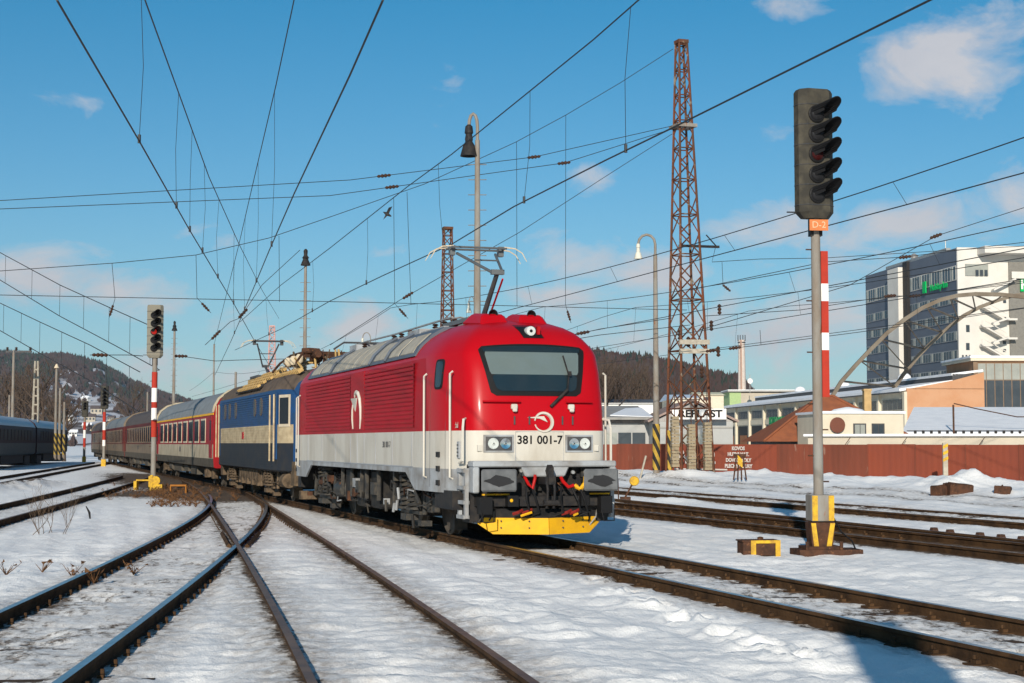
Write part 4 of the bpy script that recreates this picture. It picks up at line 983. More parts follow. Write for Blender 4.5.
def signal(name,p,ztop,zbot,wid,rz,label,n=5,lit=None,hm=sigm,mr=.085,bands=None,bandboard=False,plate=None,foot='cabinet',group='colour light signals by the tracks'):
    r=empty(name,(p.x,p.y,p.z),R(6),label,'railway signal',group)
    zt,zb=ztop-p.z,zbot-p.z; w=wid/2
    m=MB(); plan=[(-w,.14),(-w,-.02),(-w*.62,-.13),(w*.62,-.13),(w,-.02),(w,.14)]
    H=zt-zb
    vs=[]; 
    for z,s_ in ((zb,.72),(zb+.10*H/2,1),(zt-.05,1),(zt,.90)):
        for a,b in plan: vs.append((a*s_,b*s_,z))
    fs=[tuple(range(6))[::-1],tuple(range(18,24))]
    for i in range(3):
        for j in range(6): fs.append((i*6+j,i*6+(j+1)%6,(i+1)*6+(j+1)%6,(i+1)*6+j))
    m.add(vs,fs); hd=m.build('signal_head',hm,r); hd.rotation_euler=(0,0,rz-R(6))
    sp_=H*.155; z0=zt-H*.20
    m=MB()
    for i in range(n+1):
        zz_=z0+sp_*.5-i*sp_
        m.path([(-w-.004,.14,zz_),(-w-.004,-.02,zz_),(-w*.62,-.135,zz_),(w*.62,-.135,zz_),(w+.004,-.02,zz_),(w+.004,.14,zz_)],.008,4)
    m.build('panel_joint',dgrey,hd)
    for i in range(n):
        z=z0-i*sp_; R_=sp_*.40; xo=-.04
        m=MB(); m.lathe([(R_*1.1,-.10),(R_*1.1,-.15),(R_*.95,-.16)],(xo,0,z),'y',18); 
        k=14; vs=[];fs=[]
        for j in range(k+1):
            g=math.pi*(-.16+1.32*j/k); L_=.20+.24*math.sqrt(max(math.sin(g),0))
            for rr in (R_,R_-.012):
                vs.append((rr*math.cos(g)+xo,-.13,z+rr*math.sin(g))); vs.append((rr*.96*math.cos(g)+xo+.15,-.13-L_,z+.09+rr*.96*math.sin(g)))
        for j in range(k):
            a=j*4; fs+= [(a,a+1,a+5,a+4),(a+2,a+6,a+7,a+3),(a+1,a+3,a+7,a+5)]
        m.add(vs,fs); v=m.build('visor',blackp,hd)
        m=MB(); m.lathe([(R_*.80,-.17),(R_*.6,-.195),(0.001,-.205)],(xo,0,z),'y',18)
        m.build('lens',{None:lensoff,'dim':lensred,'on':lensredon}[lit[1] if lit and lit[0]==i else None],hd,smooth=True)
    # mast
    m=MB(); m.tube((0,.04,0),(0,.04,zb+.02),mr,12,mr*.9); ms=m.build('mast',mastm,r,smooth=True)
    m=MB(); m.box(-.10,.10,-.02,.12,zb-.28,zb); m.tube((-w*1.0-.15,.1,zb+.12),(-w+.02,.1,zb+.12),.012,5); m.build('head_bracket',black,r)
    if plate:
        m=MB(); m.box(-.155,.155,-.16,-.14,zb-.21,zb-.03); pl=m.build('number_plate',orange,r)
        text_obj('plate_text',plate,.15,pm('plate_lettering',(.65,.45,.28),.6,amt=.2),pl,M=Matrix.Translation((0,-.163,zb-.12))@Matrix.Rotation(math.pi/2,4,'X'),ext=.001)
    if bands:
        for (a,b,c) in bands:
            m=MB()
            if bandboard: m.box(mr-.012,mr+.105,-.01,.03,b-p.z,a-p.z)
            else: m.tube((0,.04,b-p.z),(0,.04,a-p.z),mr+.006,12)
            m.build('band',sred if c=='r' else swhite,r)
    m=MB(); 
    for i in range(int((zb-1.2)/.42)):
        z=1.15+i*.42; m.tube((0,.04,z),(.0+(-.17),.02,z),.012,5) if i%2 else m.tube((0,.04,z),(.17,.02,z),.012,5)
    m.build('step_bolt',rust,r)
    if foot=='cabinet':
        m=MB(); m.box(-.185,.185,-.20,.16,.52,.94); cb=m.build('cable_cabinet',mastm,r,bevel=.01)
        for x in (-.135,.135): m=MB(); m.box(x-.045,x+.045,-.212,-.198,.53,.93); m.build('yellow_stripe',yelw,cb)
        m=MB(); m.add([(-.17,-.15,.08),(.17,-.15,.08),(.17,.13,.08),(-.17,.13,.08),(-.2,-.18,.50),(.2,-.18,.50),(.2,.15,.50),(-.2,.15,.50)],[(0,3,2,1),(4,5,6,7),(0,1,5,4),(1,2,6,5),(2,3,7,6),(3,0,4,7)]); f=m.build('foot',rust,r)
        for sx in (-1,1): m=MB(); m.slab((sx*.06,-.162,.09),(sx*.14,-.162,.09),(sx*.195,-.192,.49),(sx*.12,-.192,.49),.012 if sx>0 else -.012); m.build('yellow_stripe',yelw,f)
        m=MB(); m.box(-.42,.62,-.30,.28,-.06,.07); m.box(-.3,.3,-.22,.2,.06,.12)
        for x in (-.28,.28): m.tube((x,-.24,.05),(x,-.24,.2),.03,6)
        m.build('base_plate',rust,r)
        m=MB(); m.path([(.2,-.05,.6),(.32,-.1,.35),(.5,-.1,.2),(.56,-.12,.05)],.014,5); m.build('cable',blackp,r)
    else:
        m=MB(); m.box(-.16,.16,-.14,.14,-.1,.42); m.build('foot',yelw,r)
    return r
D1=26.0
def zz_at(py,D): return at(512,py,D).z
p=at(820,551,D1); 
b=[(251,283.6,'r'),(283.6,301,'w'),(301,332.7,'r'),(332.7,350,'w'),(350,397,'r')]
bands=[(zz_at(a,D1),zz_at(c,D1),k) for a,c,k in b]
s1=signal('light_signal',Vector((at(820,551,D1).x,D1,-.12)),zz_at(90,D1),zz_at(219,D1),.62,R(17),'tall signal with five hooded dark lenses and a red and white board on the right',lit=(2,'dim'),bands=bands,bandboard=True,plate='D-2')
D2=62; b=[(372,388,'r'),(388,402,'w'),(402,408,'r'),(408,420,'w'),(420,437,'r')]
q=at(153,487,D2)
s2=signal('light_signal',Vector((q.x,D2,q.z)),zz_at(305,D2),zz_at(358,D2),.62,R(12),'grey signal showing red on a red and white banded mast left of the coaches',lit=(2,'on'),hm=sigm2,mr=.105,bands=[(zz_at(a,D2),zz_at(c,D2),k) for a,c,k in b],foot='box')
D3=118; q=at(103.5,465,D3)
signal('light_signal',Vector((q.x,D3,q.z)),zz_at(386,D3),zz_at(409,D3),.55,R(5),'small dark signal on a banded mast at the far end of the train',lit=None,mr=.11,bands=[(zz_at(a,D3),zz_at(c,D3),k) for a,c,k in ((412,422,'r'),(422,430,'w'),(430,440,'r'),(440,446,'w'))],foot='box')
D3=150; q=at(84,461,D3)
signal('light_signal',Vector((q.x,D3,q.z)),zz_at(401,D3),zz_at(417,D3),.60,R(5),'smallest and farthest signal, with a banded mast, between striped poles and train',n=3,mr=.12,bands=[(zz_at(a,D3),zz_at(c,D3),k) for a,c,k in ((422,430,'r'),(430,438,'w'),(438,447,'r'))],foot='box')
# junction box near the tall signal
q=atz(758,555,-.12); r=empty('junction_box',(q.x,q.y,-.14),R(8),'low rusty brown junction box with yellow edges lying in the snow','junction box')
m=MB(); m.box(-.29,.29,-.18,.18,.02,.24); bx=m.build('box',rust,r,bevel=.01)
m=MB(); m.prism([(-.17,.262),(.31,.262),(.31,.0),(.23,.0),(.23,.215),(-.09,.215),(-.09,0),(-.17,0)],-.20,-.184); m.build('yellow_edge',yelw,bx)
m=MB(); m.box(-.31,.31,-.19,.19,.24,.262); m.lathe([(.05,.26),(.05,.30),(.02,.31)],(.04,0,0),n=8); m.build('lid',rust,r)
# yellow frames beside the left signal
q=at(144,488,61); r=empty('cable_frame',(q.x,61,-.1),0,'yellow tubular frame standing beside the red showing signal','guard frame')
m=MB(); m.path([(-.28,0,-.1),(-.28,0,.34),(.30,0,.34),(.30,0,-.1)],.05,5); m.box(-.33,-.22,-.3,.06,-.1,.32); m.build('tube_frame',yelw,r)
q=at(156,483,60.5); r=empty('point_indicator',(q.x,60.5,-.1),0,'round yellow point indicator disc at the foot of the left signal','point indicator')
m=MB(); m.lathe([(.16,-.04),(.165,0),(.16,.04)],(0,0,.34),'y',20); m.build('disc',yelw,r,smooth=True); m=MB(); m.box(-.22,-.12,-.05,.05,-.1,.55); m.box(-.1,.25,-.1,.1,-.05,.2); m.build('stand',yelw,r)
q=at(179,489,58); r=empty('cable_frame',(q.x,58,-.1),0,'rusty orange low frame lying between signal and train','guard frame')
m=MB(); m.path([(-.3,0,-.1),(-.3,0,.22),(.25,0,.22),(.25,0,-.1)],.05,5); m.build('tube_frame',pm('rusty_orange',(.35,.14,.03),.8,amt=.6),r)
q=at(627,497,48); r=empty('point_lever',(q.x,48,-.1),0,'yellow disc weighted point lever beside the buffer of the red locomotive','point lever')
m=MB(); m.lathe([(.13,-.05),(.15,0),(.13,.05)],(.22,0,.62),'y',16); m.build('disc',yelw,r,smooth=True); m=MB(); m.tube((-.1,0,.05),(.2,0,.6),.03,6); m.box(-.2,.1,-.15,.15,-.1,.15); m.tube((-.25,0,0),(-.27,0,.7),.02,5); m.build('lever',rust,r)
# small rubbish, rusty plates and debris
def lump(name,p,s,mat,label,cat,group,seed=0,flat=.5):
    rr=random.Random(seed); m=MB(); bm=bmesh.new(); bmesh.ops.create_icosphere(bm,subdivisions=2,radius=1)
    for v in bm.verts: k=rr.uniform(.7,1.2); v.co=Vector((v.co.x*s[0]*k,v.co.y*s[1]*k,v.co.z*s[2]*k))
    m.add([v.co for v in bm.verts],[tuple(v.index for v in f.verts) for f in bm.faces]); bm.free()
    o=m.build(name,mat,None); o.location=p; tag(o,label,cat,group); return o
orl=pm('dead_weed',(.13,.065,.03),.9,col2=(.10,.05,.025),scale=6,amt=.9)
def weeds(px0,px1,py0,py1,n,label,seed):
    rr=random.Random(seed); m=MB()
    for i in range(n):
        q=atz(rr.uniform(px0,px1),rr.uniform(py0,py1),-.1)
        for k in range(9):
            a=rr.uniform(0,6.28); h=rr.uniform(.03,.15); l=rr.uniform(.03,.22)
            m.tube(q+Vector((0,0,-.04)),q+Vector((math.cos(a)*l,math.sin(a)*l,h)),.008,3,.003,caps=False)
            t=q+Vector((math.cos(a)*l,math.sin(a)*l,h)); m.add([t+Vector((rr.uniform(-.05,.05),rr.uniform(-.05,.05),rr.uniform(-.04,.04))) for _ in range(3)],[(0,1,2)])
    o=m.build('dead_weeds',orl,None,fix=False); tag(o,label,'weeds',kind='stuff')
weeds(150,202,488,506,90,'reddish dead weeds by the signal foot and curved rail',3)
weeds(100,260,484,500,60,'thin dead grass in the ballast beside the train',4)
weeds(1,150,555,590,5,'sparse dry stalks in the snow at lower left',5)
# bare shrub at left
def branchy(m,p,d,L_,r,rr,depth,ang=.5,up=.15,n=2,sides=4):
    k=3; pts=[p]; q=p.copy(); dd=d.copy()
    for i in range(k):
        dd=(dd+Vector((rr.gauss(0,.10),rr.gauss(0,.10),rr.gauss(0,.06)+up*.3))).normalized(); q=q+dd*(L_/k); pts.append(q.copy())
    m.path(pts,[r*(1-.35*i/k) for i in range(k+1)],sides,caps=False)
    if depth<=0: return
    for j in range(n+ (rr.random()<.5)):
        i=rr.randint(1,k); a=rr.uniform(0,6.28)
        s1_=Vector((math.cos(a),math.sin(a),rr.uniform(-.1,.4)))
        nd=(dd*(1-ang)+s1_*ang*rr.uniform(.7,1.3)+Vector((0,0,up))).normalized()
        branchy(m,pts[i],nd,L_*rr.uniform(.6,.85),r*.6,rr,depth-1,ang,up,n,3)
rr=random.Random(9); m=MB(); q=atz(47,534,-.13)
for i in range(9): a=rr.uniform(0,6.28); branchy(m,q+Vector((rr.uniform(-.35,.35),rr.uniform(-.3,.3),0)),Vector((math.cos(a)*.6,math.sin(a)*.4,.8)).normalized(),rr.uniform(.3,.5),.007,rr,3,.4,.2,2,4)
o=m.build('bare_shrub',pm('twig_brown',(.11,.075,.05),.9,amt=.5),None,fix=False); tag(o,'bare thin shrub sticking out of the snow at far left','shrub')
m=MB(); q=atz(90,519,-.13); m.path([q,q+Vector((-.02,0,.15)),q+Vector((-.1,0,.30))],[.02,.03,.012],5); o=m.build('dead_stalk',blackp,None); tag(o,'short dark stick standing in the snow right of the bare shrub','stick')
# debris by the red fence
for i,(px,py,D,s,lb) in enumerate(((958,489,46,(.36,.25,.14),'left rusty block on the snowy heap by the red fence'),(1003,491,45,(.36,.22,.12),'right rusty block near the edge by the red fence'),(940,491,46,(.2,.2,.14),'smallest rusty block at the left end of the heap'))):
    q=at(px,py,D); m=MB(); m.box(-s[0],s[0],-s[1],s[1],-.2,s[2]); m.box(-s[0]*.8,s[0]*.9,-s[1],s[1],s[2]*.9,s[2]*1.12); m.tube((-s[0]*.9,0,s[2]*1.2),(s[0]*1.3,.1,s[2]*.8),.03,5); o=m.build('rusty_block',[rust],None,bevel=.03); o.location=q; o.rotation_euler=(.05,.06,R(12)+i); tag(o,lb,'scrap metal','rusty scrap on the snow bank')
# ------------------------------------------------------------------ red fence
fp=[(470,88,1.6),(617,80,1.6),(823,70,1.62),(1019,62,1.62),(1200,55,1.62)]
fred=pm('fence_red_brown',(.25,.062,.034),.75,col2=(.20,.055,.035),scale=.7,amt=.8,stretch=(1,1,.35),col3=(.30,.16,.11),scale3=5,t3=.70)
fred2=pm('fence_faded_brown',(.21,.060,.036),.8,col2=(.15,.05,.032),scale=.9,amt=.9,stretch=(1,1,.25),col3=(.26,.15,.11),scale3=4,t3=.66)
fence=empty('metal_fence',(0,0,0),0,'long rust red sheet metal fence behind the tracks on the right','fence')
FP=[Vector((at(a,443,D).x,D,0)) for a,D,z in fp]
for i in range(4):
    A,B=FP[i],FP[i+1]; d=(B-A); Ln=d.length; d.normalize(); n=Vector((-d.y,d.x,0)); k=int(Ln/2.4)
    for j in range(k):
        a=A+d*(Ln*j/k+.01); b_=A+d*(Ln*(j+1)/k-.01); m=MB(); dz=random.uniform(-.015,.015)
        rows=16; vs=[];fs=[]
        for e in range(rows+1):
            t=e/rows; o_=n*(.006 if e%2 else 0); c=a.lerp(b_,t)+o_
            vs+= [(c.x,c.y,-.4),(c.x,c.y,1.60+dz),(c.x+n.x*.03,c.y+n.y*.03,-.4),(c.x+n.x*.03,c.y+n.y*.03,1.60+dz)]
        for e in range(rows): q=e*4; fs+= [(q,q+4,q+5,q+1),(q+2,q+3,q+7,q+6),(q+1,q+5,q+7,q+3)]
        m.add(vs,fs); m.build('fence_panel',[fred,fred,fred2][random.randint(0,2)],fence,fix=False)
        if j%1==0: m=MB(); m.cbox((a.x,a.y,.6),(.05,.05,2.0+dz),math.atan2(d.y,d.x)); m.build('fence_post',fred2,fence)
# painted white lettering on the fence
def fence_pt(px,off=-.04):
    best=None
    for i in range(4):
        if fp[i][0]<=px<=fp[i+1][0] or best is None: best=i if fp[i][0]<=px<=fp[i+1][0] else best
    i=best if best is not None else 0; A,B=FP[i],FP[i+1]; r_=ray(px,443); 
    t=(A.y*r_.x-A.x*r_.y)/((B.x-A.x)*r_.y-(B.y-A.y)*r_.x); return A.lerp(B,t), (B-A).normalized()
wpaint=pm('white_lettering_paint',(.55,.50,.46),.7,amt=.4,col2=(.5,.4,.35))
for px,lines,sz in ((739,['KOVOS','HUTNI MAT.','DOVOZ MOLY','PLECHY ROURY'],.30),(657,['KO','RU','PL','HU'],.30)):
    q,d=fence_pt(px); an=math.atan2(d.y,d.x); zf=(1.654+ (443-450)/1600*q.y)
    for i,l in enumerate(lines):
        text_obj('painted_line',l,sz*.78,wpaint,fence,M=Matrix.Translation((q.x+d.y*.06,q.y-d.x*.06-.02,1.40-i*.27))@Matrix.Rotation(an,4,'Z')@Matrix.Rotation(math.pi/2,4,'X'),ext=.003,bold=.012)
q,d=fence_pt(690); an=math.atan2(d.y,d.x)
text_obj('painted_line','AVVA 52',.85,wpaint,fence,M=Matrix.Translation((q.x,q.y-.08,.95))@Matrix.Rotation(an,4,'Z')@Matrix.Rotation(math.pi/2,4,'X'),ext=.003,bold=.02)
m=MB(); q,d=fence_pt(700); m.cbox((q.x,q.y-.07,.42),(3.4,.02,.07),an); m.build('painted_stripe',wpaint,fence)
r=empty('marker_post',at(945.5,478,62),0,'thin post with a yellow and black top against the red fence','post'); m=MB(); m.box(-.09,.09,-.06,.06,-.2,1.35); m.build('post',conc,r)
for i in range(3): m=MB(); m.slab((-.1,-.065,.62+i*.25),(.1,-.065,.72+i*.25),(.1,-.065,.84+i*.25),(-.1,-.065,.74+i*.25),-.01); m.build('stripe',yelw,r)
r=empty('trestle',at(740,476,60),0,'small rusty striped trestle standing before the painted fence','trestle')
m=MB()
for sx in (-1,1): m.tube((sx*.32,0,-.2),(sx*.15,0,1.1),.04,5); m.tube((sx*.1,.1,-.2),(sx*.05,.05,1.1),.04,5)
m.box(-.3,.3,-.04,.04,.9,1.1); m.tube((-.3,0,.2),(.3,0,.7),.03,4); r.scale=(.75,.75,.75); m.build('frame',rust,r); m=MB(); m.slab((-.12,-.06,.6),(.12,-.06,.4),(.12,-.06,.8),(-.12,-.06,1.05),-.02); m.build('yellow_board',yelw,r)
m=MB(); q=at(640,474,66); m.tube(q+Vector((0,0,-.2)),q+Vector((.25,0,.75)),.045,5); o=m.build('leaning_stake',conc,None); tag(o,'short leaning stake in the snow left of the lattice mast','stake')
# ------------------------------------------------------------------ lattice masts
def lattice(name,p,zt,wb,wt,rz,label,mat,nseg,parts_legs=True,leg=.055,brace=.03,group='lattice masts'):
    r=empty(name,p,rz,label,'lattice mast',group); H=zt-p.z
    def c(i,t): w=(wb*(1-t)+wt*t)/2; s=((-1,-1),(1,-1),(1,1),(-1,1))[i%4]; return Vector((s[0]*w,s[1]*w,H*t))
    for i in range(4): m=MB(); m.tube(c(i,-.01),c(i,1),leg,4,leg*.8); m.build('leg',mat,r)
    for i in range(4):
        m=MB(); t=0; ts=[0]
        h0=1.15*(wb); 
        while ts[-1]<1:
            w=wb*(1-ts[-1])+wt*ts[-1]; ts.append(ts[-1]+max(w*.95,.55)/H)
        ts[-1]=1
        for k in range(len(ts)-1):
            if k%2: m.tube(c(i,ts[k]),c(i+1,ts[k+1]),brace,4,caps=False)
            else: m.tube(c(i+1,ts[k]),c(i,ts[k+1]),brace,4,caps=False)
            if ts[k]<.45: 
                if k%2==0: m.tube(c(i,ts[k]),c(i+1,ts[k+1]),brace,4,caps=False)
            if k%2==0: m.tube(c(i,ts[k]),c(i+1,ts[k]),brace*.9,4,caps=False)
        m.build('bracing',mat,r,fix=False)
    m=MB(); m.box(-wt/2-.06,wt/2+.06,-wt/2-.06,wt/2+.06,H-.1,H+.05); m.build('cap',mat,r)
    return r
trust=pm('tower_rust_paint',(.14,.048,.025),.85,col2=(.07,.045,.03),scale=1.3,amt=.9,col3=(.20,.16,.12),scale3=3,t3=.6)
TY=68; tb=at(690,474,TY); TT=at(680,42,TY)
tower=lattice('lattice_mast',Vector((tb.x,TY,tb.z)),TT.z,1.5,.36,R(20),'tall rusty lattice mast standing before the red fence',trust,20,leg=.066,brace=.032)
tower.rotation_euler=(0,math.atan2(TT.x-tb.x,TT.z-tb.z)*.9,R(20))
H0=tb.z
for (py,w) in ((127,.9),(246,.0),(343,1.3),(352,1.3)):
    z=zz_at(py,TY)-tb.z
    if w: m=MB(); m.box(-w/2,w/2,-w/2-.02,w/2+.02,z-.07,z+.07) if py<300 else m.box(-w/2-.05,w/2+.05,-.72,-.60,z-.10,z+.10); m.build('cross_bar',conc if py>300 else mastm,tower)
m=MB(); z=zz_at(246,TY)-tb.z; m.box(-.3,1.6,-.06,.06,z-.05,z+.05); m.tube((1.5,0,z),(1.0,0,z+.5),.03,4); m.build('bracket_arm',black,tower)
m=MB(); 
for (x,z) in ((.9,6.3),(-.2,5.6),(1.2,5.2),(.4,4.3),(-.6,5.9),(1.3,7.0)): m.lathe([(.03,-.25),(.1,-.18),(.05,-.1),(.1,-.02),(.05,.05),(.1,.12),(.03,.2)],(x,-.5,z),n=8)
m.build('insulator',ins,tower,smooth=True)
cw=pm('concrete_weights',(.27,.22,.145),.9,col2=(.27,.21,.14),scale=5,amt=.7,bump=.3)
for i,(px,y0,y1,lb) in enumerate(((675,416,467,'left stack of concrete tension weights on the lattice mast'),(691.5,424,472,'middle stack of concrete tension weights on the lattice mast'),(707.5,422,470,'right stack of concrete tension weights on the lattice mast'))):
    D=66.6; q=at(px,y1,D); top=zz_at(y0,D); r=empty('weight_stack',q,R(10),lb,'counterweight','counterweight stacks on the lattice mast'); n_=15; h=(top-q.z)/n_
    for k in range(n_): m=MB(); m.box(-.15+random.uniform(-.015,.015),.15+random.uniform(-.015,.015),-.15,.15,k*h,k*h+h*.86); m.build('weight_slab',cw,r)
    m=MB(); m.tube((0,0,top-q.z),(0,0,top-q.z+1.6),.02,5); m.tube((0,0,0),(0,0,top-q.z),.03,5); m.build('rod',rust,r)
lattice('lattice_mast',at(447,462,95),zz_at(228,95),.95,.45,R(15),'slender rusty lattice mast behind the roof of the red locomotive',trust,14,leg=.05,brace=.028)
lattice('lattice_mast',at(271,450,230),zz_at(326,230),1.6,.7,R(10),'faint red and white lattice mast far behind the blue locomotive',pm('pale_red_white',(.55,.30,.26),.7,amt=.4),14,leg=.09,brace=.05)
def stripe_mat(name,ca,cb,k=3.2,sl=3.0):
    m=pm(name,ca,.7,col2=tuple(c*.6 for c in ca),scale=6,amt=.6); nt_=m.node_tree; n_=nt_.nodes; l_=nt_.links; b_=n_['Principled BSDF']
    src=b_.inputs['Base Color'].links[0].from_socket; t_=n_.new('ShaderNodeTexCoord'); s_=n_.new('ShaderNodeSeparateXYZ'); l_.new(t_.outputs['Object'],s_.inputs[0])
    a_=n_.new('ShaderNodeMath'); a_.operation='MULTIPLY_ADD'; a_.inputs[1].default_value=sl; l_.new(s_.outputs[0],a_.inputs[0])
    z_=n_.new('ShaderNodeMath'); z_.operation='MULTIPLY'; z_.inputs[1].default_value=k; l_.new(s_.outputs[2],z_.inputs[0]); l_.new(z_.outputs[0],a_.inputs[2])
    f_=n_.new('ShaderNodeMath'); f_.operation='FRACT'; l_.new(a_.outputs[0],f_.inputs[0]); g_=n_.new('ShaderNodeMath'); g_.operation='GREATER_THAN'; g_.inputs[1].default_value=.5; l_.new(f_.outputs[0],g_.inputs[0])
    x_=n_.new('ShaderNodeMix'); x_.data_type='RGBA'; l_.new(g_.outputs[0],x_.inputs[0]); l_.new(src,x_.inputs[6]); x_.inputs[7].default_value=(*cb,1); l_.new(x_.outputs[2],b_.inputs['Base Color']); return m
strp=stripe_mat('warning_stripes',(.45,.29,.05),(.03,.028,.026),1.45,3.2); strp2=stripe_mat('warning_stripes_far',(.34,.24,.06),(.03,.028,.026),1.9,3.5)
# ------------------------------------------------------------------ poles and lamps
def pole(m,H,r0,r1): m.tube((0,0,-.3),(0,0,H),r0,10,r1)
def lamp_post(p,ztop,label,r0=.11,arm=-.55,big=False,rungs=True,dark=False,stripe=None,straight=False,mat=None):
    r=empty('lamp_post',p,0,label,'lamp post','lamp posts in the yard'); H=ztop-p.z; mat=mat or mastm
    m=MB(); hp=H-.9; pole(m,hp,r0,r0*.55); m.build('pole',mat,r,smooth=True)
    hm_=black if dark else pm('white_enamel_lamp',(.6,.58,.5),.4,amt=.4)
    if not straight:
        m=MB(); pts=[(0,0,hp-.2),(0,0,hp+.45)]+[(arm/2+abs(arm)/2*math.cos(math.pi*t/6)*(1 if arm<0 else -1),0,hp+.45+.42*math.sin(math.pi*t/6)) for t in range(1,7)]
        m.path(pts,r0*.38,7); m.build('gooseneck',mat,r,smooth=True)
        s=1.2 if big else .8
        m=MB(); m.lathe([(.05*s,.45*s),(.10*s,.40*s),(.12*s,.22*s),(.09*s,.18*s),(.11*s,.05*s),(.10*s,-.02*s),(.16*s,-.12*s),(.24*s,-.42*s),(.22*s,-.42*s),(.1*s,-.2*s)],(arm,0,hp+.45-.40*s),n=14); m.build('lamp_head',hm_,r,smooth=True)
    else:
        m=MB(); m.lathe([(.05,.9),(.12,.8),(.10,.55),(.2,.4),(.14,.35),(.28,.0),(.26,-.02)],(0,0,hp),n=12); m.build('lamp_head',hm_,r,smooth=True)
    if rungs:
        m=MB()
        for i in range(int((hp-2)/.5)): z=2+i*.5; m.tube((-.30,0,z),(.30,0,z),.014,4)
        m.build('step_rung',mat,r)
    if stripe:
        z0,z1=stripe; m=MB(); m.tube((0,0,z0-p.z),(0,0,z1-p.z),r0*1.04,12); m.build('striped_band',strp,r)
    return r
q=at(477,455,52); lamp_post(q,zz_at(113,52),'tall lamp post with a big dark lamp rising behind the red locomotive',.15,-.28,big=True,dark=True)
q=at(304,455,88); lamp_post(q,zz_at(249,88),'lamp post with step rungs and dark lamp behind the blue locomotive',.14,straight=True,dark=True)
q=at(656.5,475,70); lamp_post(q,zz_at(234,70),'lamp post with white lamp and striped foot left of the lattice mast',.16,-.75,stripe=(zz_at(470,70),zz_at(424,70)),rungs=False)
q=at(173,445,150); lamp_post(q,zz_at(321,150),'distant rung post with dark lamp between the left signal and blue locomotive',.18,straight=True,dark=True)
q=at(370,440,110); lamp_post(q,zz_at(332,110),'small gooseneck lamp just above the red locomotive roof',.09,-.55,rungs=False)
q=at(474,440,105); lamp_post(q,zz_at(296,105),'small white lamp glimpsed left of the tall pole behind the pantograph',.08,-.35,rungs=False)
yeld=pm('dull_striping_yellow',(.36,.24,.05),.8,amt=.6)
# striped stub
for i,(px,y0,D,lb,mt) in enumerate(((55,368,120,'leftmost of the three poles with striped feet',mastm),(59,388,122,'middle of the three poles with striped feet',mastm),(63.5,402,126,'rightmost and shortest of the three poles with striped feet',mastm))):
    q=at(px,456,D); r=empty('striped_pole',q,0,lb,'pole','striped poles by the coaches'); H=zz_at(y0,D)-q.z; m=MB(); pole(m,H,.11,.08); m.build('pole',mt,r)
    m=MB(); m.tube((0,0,.1),(0,0,1.7),.115,8); m.build('striped_band',strp2,r)
    if i==0: m=MB(); m.lathe([(.05,.3),(.2,0),(.18,0)],(0,0,H),n=10); m.build('lamp_head',insw,r)
q=at(669.5,472,67.5); r=empty('striped_post',q,0,'black and yellow striped post leaning on the lattice mast','post')
m=MB(); m.box(-.08,.08,-.08,.08,-.1,1.75); m.build('striped_bar',strp,r)
m=MB(); m.box(0,.5,-.05,.05,1.05,1.17); m.build('arm',yelw,r)
# concrete catenary masts on the left and a cross beam
q=at(35,440,130); r=empty('concrete_mast',q,0,'pale ladder-like concrete mast left of the hill houses','mast'); H=zz_at(361,130)-q.z
for sx in (-.28,.28): m=MB(); m.tube((sx,0,-1),(sx*.4,0,H),.10,4,.07); m.build('leg',conc,r)
m=MB(); 
for k in range(9): t=k/9; m.tube((-.28*(1-.6*t),0,H*t),(.28*(1-.6*t),0,H*t),.06,4)
m.build('rungs',conc,r)
q=at(12,440,125); r=empty('catenary_mast',q,0,'grey catenary mast with a short cross arm above the standing coaches','mast'); H=zz_at(350,125)-q.z; m=MB(); pole(m,H,.13,.09); m.build('pole',mastm,r); m=MB(); m.box(-.6,1.4,-.08,.08,H-.2,H-.05); m.build('cross_arm',dgrey,r)
m=MB()
for x in (-.5,.2,1.3): m.lathe([(.04,0),(.14,.08),(.05,.14),(.14,.2),(.04,.28)],(x,0,H-.05),n=8)
m.build('insulator',ins,r)
for i,(px,y0,D,lb) in enumerate(((8.5,395,135,'thin grey pole left of the cross arm mast'),(146.8,392,145,'short pole seen behind the banded signal mast'),(213,344,150,'thin pole above the coach roofs left of the blue locomotive'),(235,372,110,'short chimney-like pole above the blue locomotive roof'))):
    q=at(px,445,D); m=MB(); m.tube((0,0,-1),(0,0,zz_at(y0,D)-q.z),.11,8,.08); o=m.build('thin_pole',mastm,None); o.location=q; tag(o,lb,'pole')
